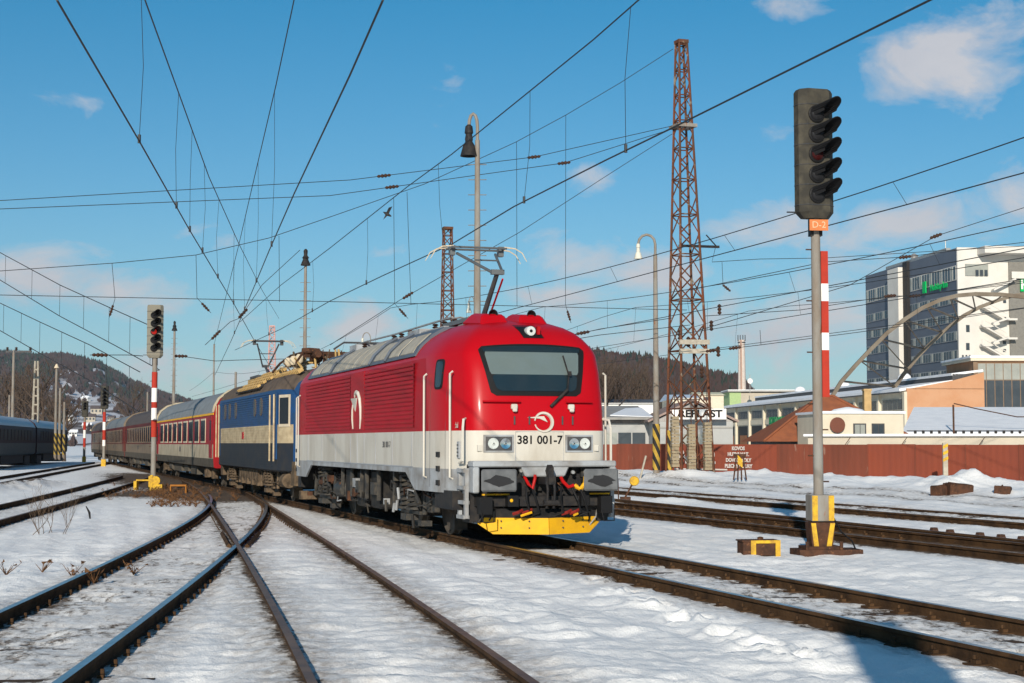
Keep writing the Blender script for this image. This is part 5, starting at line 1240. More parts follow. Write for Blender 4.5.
# ------------------------------------------------------------------ overhead wires
def planept(px,py,A,B):
    r_=ray(px,py); t=0
    # intersect with vertical plane through A,B
    nx,ny=-(B.y-A.y),(B.x-A.x); den=r_.x*nx+r_.y*ny; t=(A.x*nx+A.y*ny)/den; return Vector((r_.x*t,r_.y*t,EYE+r_.z*t))
def catline(label,cpx,cz,mpx,dy,ext=None,r=.011,group='catenary lines over the tracks'):
    C=[atz(a,b,cz) for a,b in cpx]; A,B=C[0],C[-1]
    Mp=[planept(a,b,A,B) for a,b in mpx]
    Mp.sort(key=lambda v:v.y)
    root=empty('catenary_line',(0,0,0),0,label,'overhead wire',group)
    m=MB(); m.path(C,r,5); m.build('contact_wire',wire,root)
    m=MB(); m.path(Mp,r*.95,5); m.build('messenger_wire',wire,root)
    ys=[v.y for v in Mp]; xs=[v.x for v in Mp]; zs=[v.z for v in Mp]
    C.sort(key=lambda v:v.y); cy=[v.y for v in C]; cx_=[v.x for v in C]
    for y in dy:
        if y<ys[0] or y>ys[-1]: continue
        x0=np.interp(y,cy,cx_); zt=np.interp(y,ys,zs); x1=np.interp(y,ys,xs)
        m=MB(); m.path([(x0,y,cz),((x0+x1)/2+random.uniform(-.05,.05),y,(cz+zt)/2),(x1,y,zt)],.004,4,caps=False); m.tube((x0,y,cz-.03),(x0,y,cz+.08),.022,5); m.build('dropper',wire,root)
    return C,Mp
catline('overhead line of the curved left track, thick wires crossing the top left sky',[(57,0),(137,137),(189,229),(234,304),(254,340),(275,375)],5.5,[(130,-30),(145,0),(182,102),(209,177),(239,244),(262,290),(279,318.6)],[20.2,25.9,28.8,32,37,44])
catline('overhead line of the middle track, thin V of wires at the top centre left',[(383,0),(350,75),(294,194),(269,251),(249,299),(231.5,340),(215,375)],5.5,[(300,-25),(294,0),(276,85),(254,179),(239,244),(224,304),(214,345)],[17,24,31,38,46,56])
catline('overhead line of the red locomotive, passing its raised pantograph',[(960,-15),(930,0),(672,128),(606,160),(514,206.5),(452,244),(382,276),(330,301),(281,329),(235,350)],5.45,[(700,-52),(638.6,0),(593,40),(452,154),(407,187),(330,248),(281,285),(240,322)],[15,20.6,25,31,38,46,56])
def track_cat(label,ratio,cz,y0,y1,sup,zs,sag,stp=7,r=.012,st=.25):
    X0=ratio*EYE; fx=lambda y:X0-.3075*y
    root=empty('catenary_line',(0,0,0),0,label,'overhead wire','catenary lines over the tracks')
    m=MB(); m.path([(fx(y)+st*math.sin(y/19),y,cz) for y in np.linspace(y0,y1,9)],r,5); m.build('contact_wire',wire,root)
    def zm(y):
        for a,b in zip(sup[:-1],sup[1:]):
            if a<=y<=b: t=(2*y-a-b)/(b-a); return zs-sag*(1-t*t)
        return zs
    m=MB(); m.path([(fx(y),y,zm(y)) for y in np.linspace(y0,y1,40)],r*.95,5); m.build('messenger_wire',wire,root)
    y=y0+3
    while y<min(y1,110):
        m=MB(); m.tube((fx(y)+st*math.sin(y/19),y,cz),(fx(y),y,zm(y)),.005,4,caps=False); m.build('dropper',wire,root); y+=stp
track_cat('overhead line of the first track beyond the tall signal',9.6,6.0,12,150,[5,68,131,194],7.5,1.15)
track_cat('overhead line of the second track beyond the tall signal',13.1,5.9,14,150,[5,68,131,194],7.4,1.0)
track_cat('overhead line of the rearmost track nearest the fence',15.6,5.9,15,160,[5,68,131,194],7.4,1.0)
track_cat('overhead line low on the right, farthest beyond the fence line',19.0,5.9,18,160,[5,68,131,194],7.4,.9)
# left yard lines
for lb,cc,mm in (('overhead line entering at the left edge below the cross spans',[(-30,236),(0,252.5),(60,285),(115,310),(160,330)],None),('lower overhead line at the left edge running down towards the hill',[(-30,285),(0,303),(40,322),(90,345),(140,372)],None)):
    root=empty('catenary_line',(0,0,0),0,lb,'overhead wire','catenary lines over the tracks')
    hi=[at(a,b-0,80-i*4) for i,(a,b) in enumerate(cc)]
    m=MB(); m.path(hi,.02,5); m.build('messenger_wire',wire,root)
    lo=[v+Vector((0,0,-1.2-.1*i)) for i,v in enumerate(hi)]; m=MB(); m.path(lo,.02,5); m.build('contact_wire',wire,root)
    for t in np.linspace(.05,.95,9):
        k=t*(len(hi)-1); i=int(k); f=k-i; a=hi[i].lerp(hi[i+1],f); b_=lo[i].lerp(lo[i+1],f); m=MB(); m.tube(a,b_,.009,4,caps=False); m.build('dropper',wire,root)
# cross spans in the plane of the tall mast
SA=Vector((tb.x,TY,0)); SB=SA+Vector((-CT,-ST,0))
def insul(m,p,d,s=1.0):
    d=d.normalized(); 
    for k,rr_ in enumerate((.04,.10,.05,.12,.05,.12,.05,.10,.04)): pass
    pts=[p+d*(k-4)*.09*s for k in range(9)]; m.path(pts,[.04*s,.09*s,.05*s,.11*s,.06*s,.11*s,.05*s,.09*s,.04*s],7)
def cross(label,pts,r=.014,insu=(),shift=0,hang=()):
    A=SA+Vector((ST,-CT,0))*shift; B=SB+Vector((ST,-CT,0))*shift
    P=[planept(a,b,A,B) for a,b in pts]; root=empty('cross_span',(0,0,0),0,label,'span wire','cross span wires between masts')
    m=MB(); m.path(P,r,5); m.build('span_wire',wire,root)
    for (a,b) in insu:
        q_=sorted(pts); b=float(np.interp(a,[k_[0] for k_ in q_],[k_[1] for k_ in q_]))
        p=planept(a,b,A,B); m=MB(); insul(m,p,P[-1]-P[0],.75); m.build('insulator',ins,root,smooth=True)
    for h in hang:
        Q=[planept(a,b,A,B) for a,b in h]; m=MB(); m.path(Q,.010,4); m.build('hanger',wire,root)
        if len(Q)>2: m=MB(); insul(m,Q[-2].lerp(Q[-1],.6),Q[-1]-Q[-2],.6); m.build('insulator',ins,root,smooth=True)
cross('long span wire climbing from the left edge to the tip of the lattice mast',[(-60,273),(0,271),(115,263),(196,255),(269,238),(330,217),(424.6,184),(516,142),(566,115),(620,83),(673,49)],hang=[[(112,263),(115,299),(109,318)],[(196,255),(197,298),(211,313)],[(279,236),(279.5,302)],[(393.7,197),(394.7,303.6),(408,318.5)],[(516.6,142),(517,306)],[(565.8,115.5),(565.5,304.6),(571,323)],[(407,192),(411,305)]])
cross('nearly level span wire across the lower sky through the locomotive pantograph height',[(-60,294),(0,295),(350,302),(519,306),(640,309),(687,310)])
cross('upper of two parallel feeder wires left of the lattice mast',[(-60,203),(0,200.6),(350,180),(534,157),(672,126)],insu=((384,178),(534,157)),shift=3)
cross('lower of two parallel feeder wires left of the lattice mast',[(-60,211),(0,209),(330,195.6),(564,163),(672,129)],insu=((392,191.5),(564,163)),shift=3.2)
cross('slack wire from the locomotive pantograph up to the lattice mast waist',[(330,345),(400,300),(520,232),(600,180),(672,134)],shift=-4,insu=((408,296),))
cross('wire from the mast waist bracket falling right past the signal',[(716,245),(712,262),(760,259),(824,258),(920,252),(1060,244)],shift=2,hang=[[(722,262),(723,285),(729,290)]],insu=())
cross('upper wire of the right hand sky bundle with two brown insulators',[(690,290),(824,262),(905,257),(960,250),(1060,238)],shift=8,insu=((905,257),))
cross('sagging wire running right from the lattice mast to the brown insulators by the arch',[(705,316),(800,310),(890,296),(914,296),(1060,276)],shift=6,insu=((890,295),(915,296)))
cross('low wire just above the industrial roofs on the right',[(700,352),(760,345),(860,332),(960,318),(1060,303)],shift=4,insu=((712,344),(735,293)),hang=[[(760,330),(761,345)]])
cross('wire with a single insulator near the top of the office block',[(700,330),(850,285),(936,236),(1060,196)],shift=10,insu=((936,236),))
cross('pair wire low between locomotive and lattice mast',[(500,350),(560,338),(600,329),(672,318)],shift=5,insu=((583,330),))
cross('lowest faint wire between the locomotive roof and the mast',[(540,345),(600,335),(690,325)],shift=3)
cross('short bracket wires left of the banded signal mast',[(90,355),(128,355),(143,356)],shift=5,insu=((100,355),))
cross('knotted wires hanging above the blue locomotive',[(205,345),(230,322),(240,318),(262,285),(300,250)],shift=-6,insu=((243,312),(216,312)))
cross('horizontal bracket wire above the coaches',[(180,356),(215,361),(240,360),(330,358)],shift=-6,insu=((181,355),))
# bird
q=at(387,214,60); r=MB(); r.lathe([(0.001,-.18),(.05,-.08),(.06,.05),(.03,.16),(.001,.2)],(0,0,0),'x',8); r.add([(-.05,0,0),(.06,0,0),(.05,.05,.35),(-.05,.02,.25)],[(0,1,2,3)]); r.add([(-.05,0,0),(.06,0,0),(-.02,-.1,-.25)],[(0,1,2)]); o=r.build('flying_bird',black,None); o.location=q; o.rotation_euler=(.4,.5,0); tag(o,'small dark bird in the sky left of the tall lamp post','bird')
# unseen post added behind the camera to throw shade across the lower right rails
r=empty('shadow_caster_post',(1.05,-2.2,-.2),0,'broad concrete post behind the camera casting the lower right shadow','post'); m=MB(); m.add([(-.42,-.2,0),(.42,-.2,0),(.42,.2,0),(-.42,.2,0),(-.30,-.15,6.8),(.30,-.15,6.8),(.30,.15,6.8),(-.30,.15,6.8)],[(0,3,2,1),(4,5,6,7),(0,1,5,4),(1,2,6,5),(2,3,7,6),(3,0,4,7)]); m.build('shaft',conc,r); m=MB(); m.box(-.5,.5,-.3,.3,-.05,.5); m.build('plinth',conc,r)
# ------------------------------------------------------------------ buildings on the right
beige=pm('beige_render',(.46,.41,.33),.85,col2=(.36,.31,.25),scale=.5,amt=.6)
creamw=pm('cream_wall',(.62,.55,.43),.85,col2=(.5,.44,.34),scale=.8,amt=.5)
brick=pm('salmon_wall',(.47,.26,.15),.85,col2=(.42,.20,.10),scale=.6,amt=.6)
tile=pm('brown_roof_tile',(.27,.095,.045),.85,col2=(.19,.07,.04),scale=2,amt=.7,bump=.4,bscale=6)
winm=pm('far_window_glass',(.035,.045,.055),.25,spec=.4,amt=.3,col2=(.10,.11,.12),scale=.6)
winl=pm('pale_window_glass',(.30,.31,.28),.4,amt=.5,col2=(.18,.19,.18),scale=.5)
gwall=pm('grey_corrugated_wall',(.36,.36,.35),.7,col2=(.28,.28,.27),scale=.5,amt=.5)
roofg=pm('grey_sheet_roof',(.30,.29,.27),.7,col2=(.22,.21,.2),scale=.6,amt=.6)
# long industrial hall
A=Vector((37,279,0)); B=Vector((45.8,186,0)); a=math.atan2(B.y-A.y,B.x-A.x); Ln=(B-A).length
beige2=pm('hall_render',(.60,.54,.42),.85,col2=(.46,.41,.32),scale=.5,amt=.5)
hall=empty('industrial_hall',A,a,'long beige factory hall with snowy roof and salmon end wall','factory')
m=MB(); m.box(0,Ln,0,9.2,-1,8); m.build('wall',beige2,hall)
m=MB(); m.slab((-.5,-.8,7.95),(Ln+.02,-.8,7.95),(Ln+.02,5.6,9.0),(-.5,5.6,9.0),.3); m.slab((-.5,5.5,9.75),(Ln,5.5,9.75),(Ln,9.3,10.25),(-.5,9.3,10.25),.25); m.build('snowy_roof',snowm,hall)
m=MB(); m.box(-.5,Ln,5.6,9.2,8.9,9.7); m.box(-.5,Ln,-.75,-.6,7.5,7.75); m.build('eave_gutter',dgrey,hall)
nb=10
for i in range(nb+1):
    x=Ln*i/nb; m=MB(); m.box(x-.35,x+.35,-.35,.0,-1,7.6); m.build('pilaster',beige2,hall)
    if i<nb:
        w=Ln/nb; m=MB(); m.box(x+1.0,x+w-1.0,-.06,.02,5.5,6.9); f=m.build('window',creamw,hall)
        for k in range(4): s=(w-2.2)/4; m=MB(); m.box(x+1.1+k*s+.1,x+1.1+(k+1)*s-.1,-.10,-.02,5.6,6.8); m.build('pane',winm,f)
        m=MB(); m.box(x+1.0,x+w-1.2,-.05,.03,1.2,4.4); g_=m.build('loading_opening',black,hall)
        m=MB(); m.box(x+2.4,x+w-2.4,-.09,-.03,.5,2.9); m.build('brown_door',pm('brown_door_paint',(.30,.13,.06),.7,amt=.4),g_)
        m=MB(); m.box(x+.4,x+w-.4,-.12,-.0,4.6,5.3); m.build('string_course',creamw,hall)
m=MB(); m.box(Ln-.02,Ln+.3,0,9.3,-1,8); m.add([(Ln+.3,0,7.9),(Ln+.3,5.5,8.9),(Ln+.3,9.3,9.9),(Ln+.3,9.3,7.9),(Ln-.02,0,7.9),(Ln-.02,5.5,8.9),(Ln-.02,9.3,9.9),(Ln-.02,9.3,7.9)],[(0,1,2,3),(7,6,5,4),(0,4,5,1),(1,5,6,2),(2,6,7,3)]); m.build('end_wall',brick,hall)
text_obj('green_sign_text','BONO BAUER',1.5,pm('green_sign_paint',(.02,.22,.08),.6,amt=.2),hall,M=Matrix.Translation((Ln*.40,-.5,5.0))@Matrix.Rotation(math.pi/2,4,'X'),ext=.05,bold=.05)
m=MB()
for t in (.25,.5,.78): m.lathe([(.9,9.9),(.8,10.3),(.5,10.6),(.0,10.7)],(Ln*t,7,0),n=12)
m.build('roof_vent',snowm,hall,smooth=True)
# glazed hall at the right edge
q=at(975,443,192); r=empty('glazed_workshop',(q.x,192,0),0,'glazed workshop with large panes above the snowy shed at right edge','workshop')
zt=zz_at(361,192); zb=zz_at(414,192)
m=MB(); m.box(0,22,0,12,-1,zt); m.build('wall',brick,r); m=MB(); m.box(-.5,22.4,-.6,12.4,zt,zt+.35); m.build('roof_slab',creamw,r); m=MB(); m.box(-.6,22.5,-.7,12.5,zt+.36,zt+.6); m.build('roof_snow',snowm,r)
zm=zz_at(380,192)
for k in range(11):
    x0=.5+k*1.02
    m=MB(); m.box(x0,x0+.92,-.10,.02,zm+.05,zt-.3); m.build('upper_pane',winl,r); m=MB(); m.box(x0,x0+.92,-.10,.02,zb+.3,zm-.05); m.build('lower_pane',winm,r)
m=MB(); m.box(-.1,.42,-.25,.0,zb-1,zt); m.box(0,22,-.3,0,zb-.1,zb+.25); m.box(.4,12,-.06,.0,zb+.2,zt-.25); m.build('window_frame',pm('brown_frame',(.22,.15,.10),.7,amt=.4),r)
# shed with snowy roof
q=at(908,443,120); r=empty('snowy_shed',(q.x,120,0),0,'low dark shed with a sloping snow roof below the salmon wall','shed')
m=MB(); m.box(0,14,0,16,-1,2.6); m.build('wall',dgrey,r); m=MB(); m.slab((-.6,-.6,2.45),(14,-.6,2.45),(14,16,4.7),(4.5,16,4.7),.3); m.build('roof_snow',snowm,r); m=MB(); m.box(3.2,3.32,-.7,-.6,0,4.5); m.path([(3.3,-.65,7.0-2.4),(5,-.65,4.2),(8,-.65,3.6),(12,-.65,3.6)],.04,4); m.box(12.2,12.3,-.7,-.6,1,4); m.build('post_wires',rust,r)
m=MB()
for i in range(22): m.box(.3+i*.6,.5+i*.6,-.66,-.6,2.35,2.6)
m.build('roof_edge',black,r)
# low wall building right behind the fence
r=empty('low_annex',(at(808,443,88).x,88,0),math.atan2(-20,27)*.6,'long low beige annex with snow edge directly behind the red fence','building')
m=MB(); m.box(0,38,0,6,-1,2.02); m.build('wall',beige,r); m=MB(); m.box(-.2,38.2,-.25,6.2,2.02,2.14); m.build('snow_edge',snowm,r); m=MB()
for x in (2,5,9,): m.tube((x,-.5,1.4),(x+.4,-.5,1.95),.02,4)
m.path([(12,-.4,1.5),(12,-.4,2.0),(16,-.4,1.95)],.03,4); m.build('bent_rods',rust,r)
# white dormer building
q=at(822,443,98); r=empty('white_flat_house',(q.x,98,0),R(4),'small cream flat roofed building with two square windows and dark dish','house')
m=MB(); m.box(0,5.1,0,6,-1,3.45); m.build('wall',creamw,r); m=MB(); m.box(-.1,5.2,-.12,6.1,3.45,3.6); m.build('roof_snow',snowm,r); m=MB(); m.lathe([(1.2,3.55),(.9,3.75),(.1,3.9)],(2.2,2,0),n=12); m.build('snow_mound',snowm,r,smooth=True)
for x in (2.0,3.15):
    m=MB(); m.box(x-.05,x+.75,-.05,.02,1.95,2.85); f=m.build('window',dgrey,r); m=MB(); m.box(x+.04,x+.34,-.09,-.02,2.03,2.77); m.build('pane',winl if x<3 else winm,f); m=MB(); m.box(x+.38,x+.66,-.09,-.02,2.03,2.77); m.build('pane',winl if x<3 else winm,f)
m=MB(); m.lathe([(.48,-.12),(.45,-.02),(.05,.06)],(.92,-.1,2.75),'y',18); m.tube((.92,-.1,2.75),(.92,-.1,1.8),.03,5); m.build('dish',pm('brown_dish',(.16,.06,.04),.6,amt=.3),r)
# brown hipped roof house
q=at(764,443,104); r=empty('hipped_roof_house',(q.x,104,0),R(2),'house with a steep brown hipped roof behind the red fence','house')
zr=zz_at(396,107)
m=MB(); m.box(.6,9.2,.6,8,-1,1.9); m.build('wall',dgrey,r)
m=MB(); m.add([(0,0,1.75),(10.2,0,1.75),(10.2,8.6,1.75),(0,8.6,1.75),(4.6,4.0,zr),(5.5,4.0,zr)],[(0,1,5,4),(1,2,5),(2,3,4,5),(3,0,4),(0,3,2,1)]); rf=m.build('roof',tile,r)
m=MB(); m.path([(0,0,1.8),(4.6,4,zr+.05),(5.5,4,zr+.05),(10.2,0,1.8)],.09,5); m.build('ridge_tiles',tile,rf)
m=MB(); m.slab((2.95,1.6,3.0),(3.5,1.75,3.1),(4.0,2.4,3.75),(3.45,2.25,3.6),.08); m.build('skylight',winm,rf)
q=at(867.5,443,110); m=MB(); m.box(-.24,.24,-.3,.3,0,zz_at(391,110)); m.box(-.28,.28,-.34,.34,zz_at(391,110),zz_at(389,110)); o=m.build('brick_chimney',pm('yellow_brick',(.50,.34,.16),.9,amt=.5),None); o.location=(q.x,110,0); tag(o,'short tan chimney above the cream flat roofed house','chimney')
# office block
A=Vector((64.8,292,0)); B=Vector((69.7,249,0)); a=math.atan2(B.y-A.y,B.x-A.x); Ln=(B-A).length
off=empty('office_block',A,a,'tall office block with blue grey window bands and white end wall','office block')
bclad=pm('blue_grey_cladding',(.115,.135,.17),.6,col2=(.09,.11,.145),scale=.2,amt=.6); wclad=pm('white_cladding',(.62,.59,.54),.75,col2=(.5,.47,.43),scale=.3,amt=.5)
HT=zz_at(247.6,249)
m=MB(); m.box(0,Ln,0,2,-1,HT); m.build('wall',bclad,off)
m=MB(); m.box(Ln,Ln+.4,-.2,45,-1,HT); m.box(0,Ln,2,45,-1,HT-.4); m.build('end_wall',wclad,off)
m=MB(); m.box(15.2,20.4,-1.3,.2,-1,HT-.6); m.build('stair_shaft',wclad,off)
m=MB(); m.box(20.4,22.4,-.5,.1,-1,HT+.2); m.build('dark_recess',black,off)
fl=2.93
for k in range(10):
    zc=zz_at(273,249)-k*fl-(1.0 if k else 0)
    if zc<2: break
    for (x0,x1,n_) in ((.6,14.9,12),(22.8,42.8,18)):
        m=MB(); m.box(x0,x1,-.12,.02,zc-.75-(.3 if k==0 else 0),zc+.75+(.5 if k==0 else 0)); w_=m.build('window_band',wclad if k==0 else pm('pale_mullion',(.30,.31,.32),.6,amt=.4),off)
        s=(x1-x0)/n_
        for j in range(n_): m=MB(); m.box(x0+j*s+.2,x0+(j+1)*s-.15,-.17,-.05,zc-.62-(.3 if k==0 else 0),zc+.62+(.5 if k==0 else 0)); m.build('pane',winm if (j*7+k*3)%4 else winl,w_)
greenl=pm('green_sign_letters',(.0,.42,.10),.5,amt=.1)
text_obj('green_sign_text','Holiday Inn',1.4,greenl,off,M=Matrix.Translation((36,-.3,zz_at(285,254)))@Matrix.Rotation(math.pi/2,4,'X')@Matrix.Diagonal((1.15,1,1,1)),ext=.04,bold=.035)
m=MB(); m.cbox((30.0,-.35,zz_at(285,258)),(1.3,.2,1.9),0); m.build('green_logo',greenl,off)
# end wall details: sign box, windows, roof box, fire stairs (local y runs to the right)
X=Ln+.42
def ew(px,py): # point on the end wall plane
    r_=ray(px,py); c_,s_=math.cos(a),math.sin(a); x̂=Vector((c_,s_,0)); P0=A+x̂*X; t=(P0.dot(x̂))/(r_.x*x̂.x+r_.y*x̂.y); P=Vector((r_.x*t,r_.y*t,EYE+r_.z*t))-A; return P.dot(Vector((-s_,c_,0))), P.z
def ebox(m,x0,y0,x1,y1,d0,d1):
    a0,z1=ew(x0,y0); a1,z0=ew(x1,y1); m.box(X+d0,X+d1,min(a0,a1),max(a0,a1),min(z0,z1),max(z0,z1))
m=MB(); ebox(m,977,248,1060,256,.0,3.0); m.build('roof_box',wclad,off)
m=MB(); ebox(m,965,264,988,276,.02,.15); f=m.build('louvre_window',winl,off)
m=MB()
for i in range(3): ebox(m,975+i*4.5,270,978+i*4.5,276,.16,.25)
m.build('dark_louvres',winm,f)
m=MB(); ebox(m,1008,262,1080,385,.0,.2); m.build('grey_panel',pm('grey_brown_cladding',(.20,.19,.17),.7,amt=.4),off)
m=MB(); ebox(m,1019,279,1045,292,.3,.6); gb=m.build('green_sign_box',greenl,off)
aa,za=ew(1030,285.5); text_obj('sign_letter','H',2.0,swhite,gb,M=Matrix.Translation((X+.64,aa-1.1,za))@Matrix.Rotation(math.pi/2,4,'Z')@Matrix.Rotation(math.pi/2,4,'X'),ext=.03,bold=.05)
m=MB()
for py in (325,343): ebox(m,966,py,969.5,py+7,.0,.08)
for px in (962,965.5,969): ebox(m,px,355,px+1.6,357.5,.0,.08)
for py in (293,317,341,349,300): ebox(m,1003,py,1006,py+3,.0,.08)
m.build('end_window',winm,off)
for k,(y0) in enumerate((303,322,341,357)):
    m=MB(); a0,z0=ew(982,y0+5); a1,z1=ew(1003,y0+17); m.slab((X+.4,a0,z0),(X+1.6,a0,z0),(X+1.6,a1,z1),(X+.4,a1,z1),.25); m.slab((X+1.5,a0,z0+.9),(X+1.6,a0,z0+.9),(X+1.6,a1,z1+.9),(X+1.5,a1,z1+.9),.12)
    ebox(m,979,y0+4,987,y0+6,.2,1.7); ebox(m,998,y0+16,1013,y0+18,.2,1.7); ebox(m,978,y0-1,979,y0+5,1.5,1.6)
    a0,z0=ew(987,y0+22); m.slab((X+1.7,a1,z1),(X+2.6,a1,z1),(X+2.6,a0,z0),(X+1.7,a0,z0),.22)
    m.build('fire_stair',wclad,off)
m=MB(); a0,z0=ew(990,290); a1,z1=ew(1012,279); m.slab((X+.4,a0,z0),(X+1.4,a0,z0),(X+1.4,a1,z1),(X+.4,a1,z1),.25); ebox(m,1010,272,1030,279,.5,.7); m.build('roof_stair',wclad,off)
m=MB(); m.box(10,38,.3,1.0,HT,HT+.6); m.lathe([(.5,HT+.5),(.7,HT+1.2),(.2,HT+1.6)],(22,1,0),n=10); m.tube((36,1,HT),(36,1,HT+2),.08,5); m.build('roof_plant',galv,off)
# arched bridge
steelb=pm('bridge_tan_steel',(.19,.16,.125),.75,col2=(.11,.08,.055),scale=.4,amt=.7)
br=empty('arch_bridge',(0,0,0),0,'steel arch bridge ribs with cross struts in front of the office block','bridge')
r1=[(830,400),(841,382),(855,366),(870,350),(887,333),(905,319),(922,308),(940,300),(958,295.5),(975,294),(1000,294.5),(1024,297),(1050,303),(1080,314)]
r2=[(893,390),(903,375),(918,356),(934,340),(950,326),(964,315.5),(980,307),(996,301),(1012,296),(1028,293),(1050,292),(1090,298)]
P1=[at(a_,b_,178) for a_,b_ in r1]; P2=[at(a_,b_,196) for a_,b_ in r2]
def boxpath(m,P,w,h):
    vs=[];fs=[]
    for i,p_ in enumerate(P):
        t=(P[min(i+1,len(P)-1)]-P[max(i-1,0)]).normalized(); n=Vector((-t.z,0,t.x))
        for s1_,s2_ in ((-1,-1),(1,-1),(1,1),(-1,1)): vs.append(p_+n*(h/2*s1_)+Vector((0,w/2*s2_,0)))
    for i in range(len(P)-1):
        for j in range(4): fs.append((i*4+j,i*4+(j+1)%4,i*4+4+(j+1)%4,i*4+4+j))
    fs.append((0,1,2,3)); n_=len(vs)-4; fs.append((n_+3,n_+2,n_+1,n_)); m.add(vs,fs)
for P in (P1,P2): m=MB(); boxpath(m,P,.45,.42); m.build('arch_rib',steelb,br)
def onp(P,t): k=t*(len(P)-1); i=min(int(k),len(P)-2); return P[i].lerp(P[i+1],k-i)
for i in range(9):
    t=.08+i*.1; m=MB(); m.tube(onp(P1,t),onp(P2,max(t-.06,0)),.12,5); m.build('cross_strut',steelb,br)
    if i<8: m=MB(); m.tube(onp(P1,t+.1),onp(P2,max(t-.06,0)),.09,4); m.build('diagonal_strut',steelb,br)
# chimney far away
q=at(742.5,443,360); r=empty('factory_chimney',(q.x,360,0),0,'slim pale factory chimney with aerials far behind the hall','chimney')
m=MB(); m.tube((0,0,0),(0,0,zz_at(340,360)),1.15,14,.72); m.build('shaft',pm('pale_chimney',(.58,.50,.44),.85,amt=.4),r,smooth=True)
m=MB(); m.tube((-.25,-.9,10),(-.25,-.7,zz_at(340,360)),.22,5); m.build('ladder',pm('pink_brick',(.40,.26,.2),.8,amt=.4),r)
m=MB(); 
for x in (-.8,-.3,.3,.8): m.tube((x,0,zz_at(341,360)),(x,0,zz_at(335,360)),.1,4)
m.lathe([(.9,zz_at(343,360)),(.9,zz_at(342,360))],(0,0,0),n=10); m.build('aerials',dgrey,r)
q=at(750,381,300); r=empty('satellite_dish',q,0,'round white dish on a roof beside the far chimney','satellite dish'); m=MB(); m.lathe([(.1,.1),(.42,0),(.5,-.1),(.46,-.1),(.1,.02)],(0,0,0),'y',16); m.build('dish',swhite,r,smooth=True); m=MB(); m.tube((0,.1,-2.2),(0,.1,1.2),.06,5); m.build('mast',galv,r)
q=at(730,443,310); r=empty('green_flat_building',(q.x,310,0),0,'flat roofed building with pale green wall under the far chimney','building'); zt=zz_at(392,310); m=MB(); m.box(0,2.2,0,10,0,zt); m.build('green_wall',pm('pale_green_wall',(.35,.46,.22),.8,amt=.3),r); m=MB(); m.box(2.2,12,0,10,0,zt-.2); m.build('wall',beige,r); m=MB(); m.box(-.4,12.6,-.5,10,zt,zt+.3); m.build('roof',roofg,r); m=MB(); m.box(-.4,12.6,-.4,10,zt+.3,zt+.45); m.build('roof_snow',snowm,r)
# grey warehouse
q=at(560,443,100); r=empty('grey_warehouse',(q.x,100,0),0,'grey corrugated warehouse with window strip behind the left of the fence','warehouse')
w1=at(653,443,100).x-q.x
m=MB(); m.box(0,w1,0,12,-1,3.2); m.build('wall',gwall,r); m=MB(); m.slab((-.3,-.4,3.25),(w1,-.4,3.25),(w1,12,4.25),(-.3,12,4.25),.15); rf=m.build('roof',roofg,r); m=MB(); m.slab((w1*.55,1.0,3.42),(w1,-.2,3.30),(w1,9,4.08),(w1*.8,8,3.99),.05); m.build('snow_patch',snowm,rf)
m=MB(); m.box(-.3,w1,-.3,-.05,2.9,3.1); m.build('eave_shadow_strip',black,r)  # black strip draws the shade under the eave
for i in range(6): x0=.1+i*(w1-.5)/6; m=MB(); m.box(x0,x0+(w1-.5)/6-.08,-.06,.0,1.55,2.3); m.build('window',winm if i!=3 else winl,r)
m=MB(); m.box(w1-3.0,w1-2.9,-.12,-.02,0,3.1); m.build('downpipe',creamw,r)
q2=at(653,443,97); r=empty('gabled_warehouse',(q2.x,97,0),0,'gabled grey warehouse with glazed gable and company name board','warehouse'); w2=at(733,443,97).x-q2.x
m=MB(); m.box(0,w2,0,14,-1,2.95); m.build('wall',gwall,r)
zp=zz_at(402,97); m=MB(); m.add([(0,-.02,2.95),(w2,-.02,2.95),(w2*.5,-.02,zp),(0,14,2.95),(w2,14,2.95),(w2*.5,14,zp)],[(0,1,2),(5,4,3),(0,3,4,1)]); m.build('glazed_gable',pm('gable_glazing',(.34,.34,.33),.5,col2=(.26,.2,.18),scale=2,amt=.6,stretch=(6,1,.3)),r)
m=MB(); m.slab((-.3,-.3,2.9),(w2*.5,-.3,zp+.05),(w2*.5,14,zp+.05),(-.3,14,2.9),-.12); m.slab((w2*.5,-.3,zp+.05),(w2+.3,-.3,2.9),(w2+.3,14,2.9),(w2*.5,14,zp+.05),-.12); m.build('roof',pm('pinkish_old_roof',(.30,.22,.19),.8,amt=.5),r)
m=MB(); m.box(0,w2,-.06,-.02,2.55,2.62); m.box(0,w2,-.06,-.02,1.55,1.6); m.build('wall_rail',roofg,r)
for x in (1.9,3.0): m=MB(); m.box(x-.45,x+.45,-.06,.0,1.6,2.2); m.build('window',winl,r)
sg=empty('name_board',(at(699.5,443,96).x,96,0),0,'long white name board reading REPLAST on the gabled warehouse','sign'); zc=zz_at(414,96)
m=MB(); m.box(-1.62,1.62,.0,.08,zc-.32,zc+.32); bd=m.build('board',swhite,sg)
text_obj('lettering','REPLAST',.60,blackp,sg,M=Matrix.Translation((.06,-.01,zc))@Matrix.Rotation(math.pi/2,4,'X')@Matrix.Diagonal((1.15,1,1,1)),ext=.01,bold=.022)
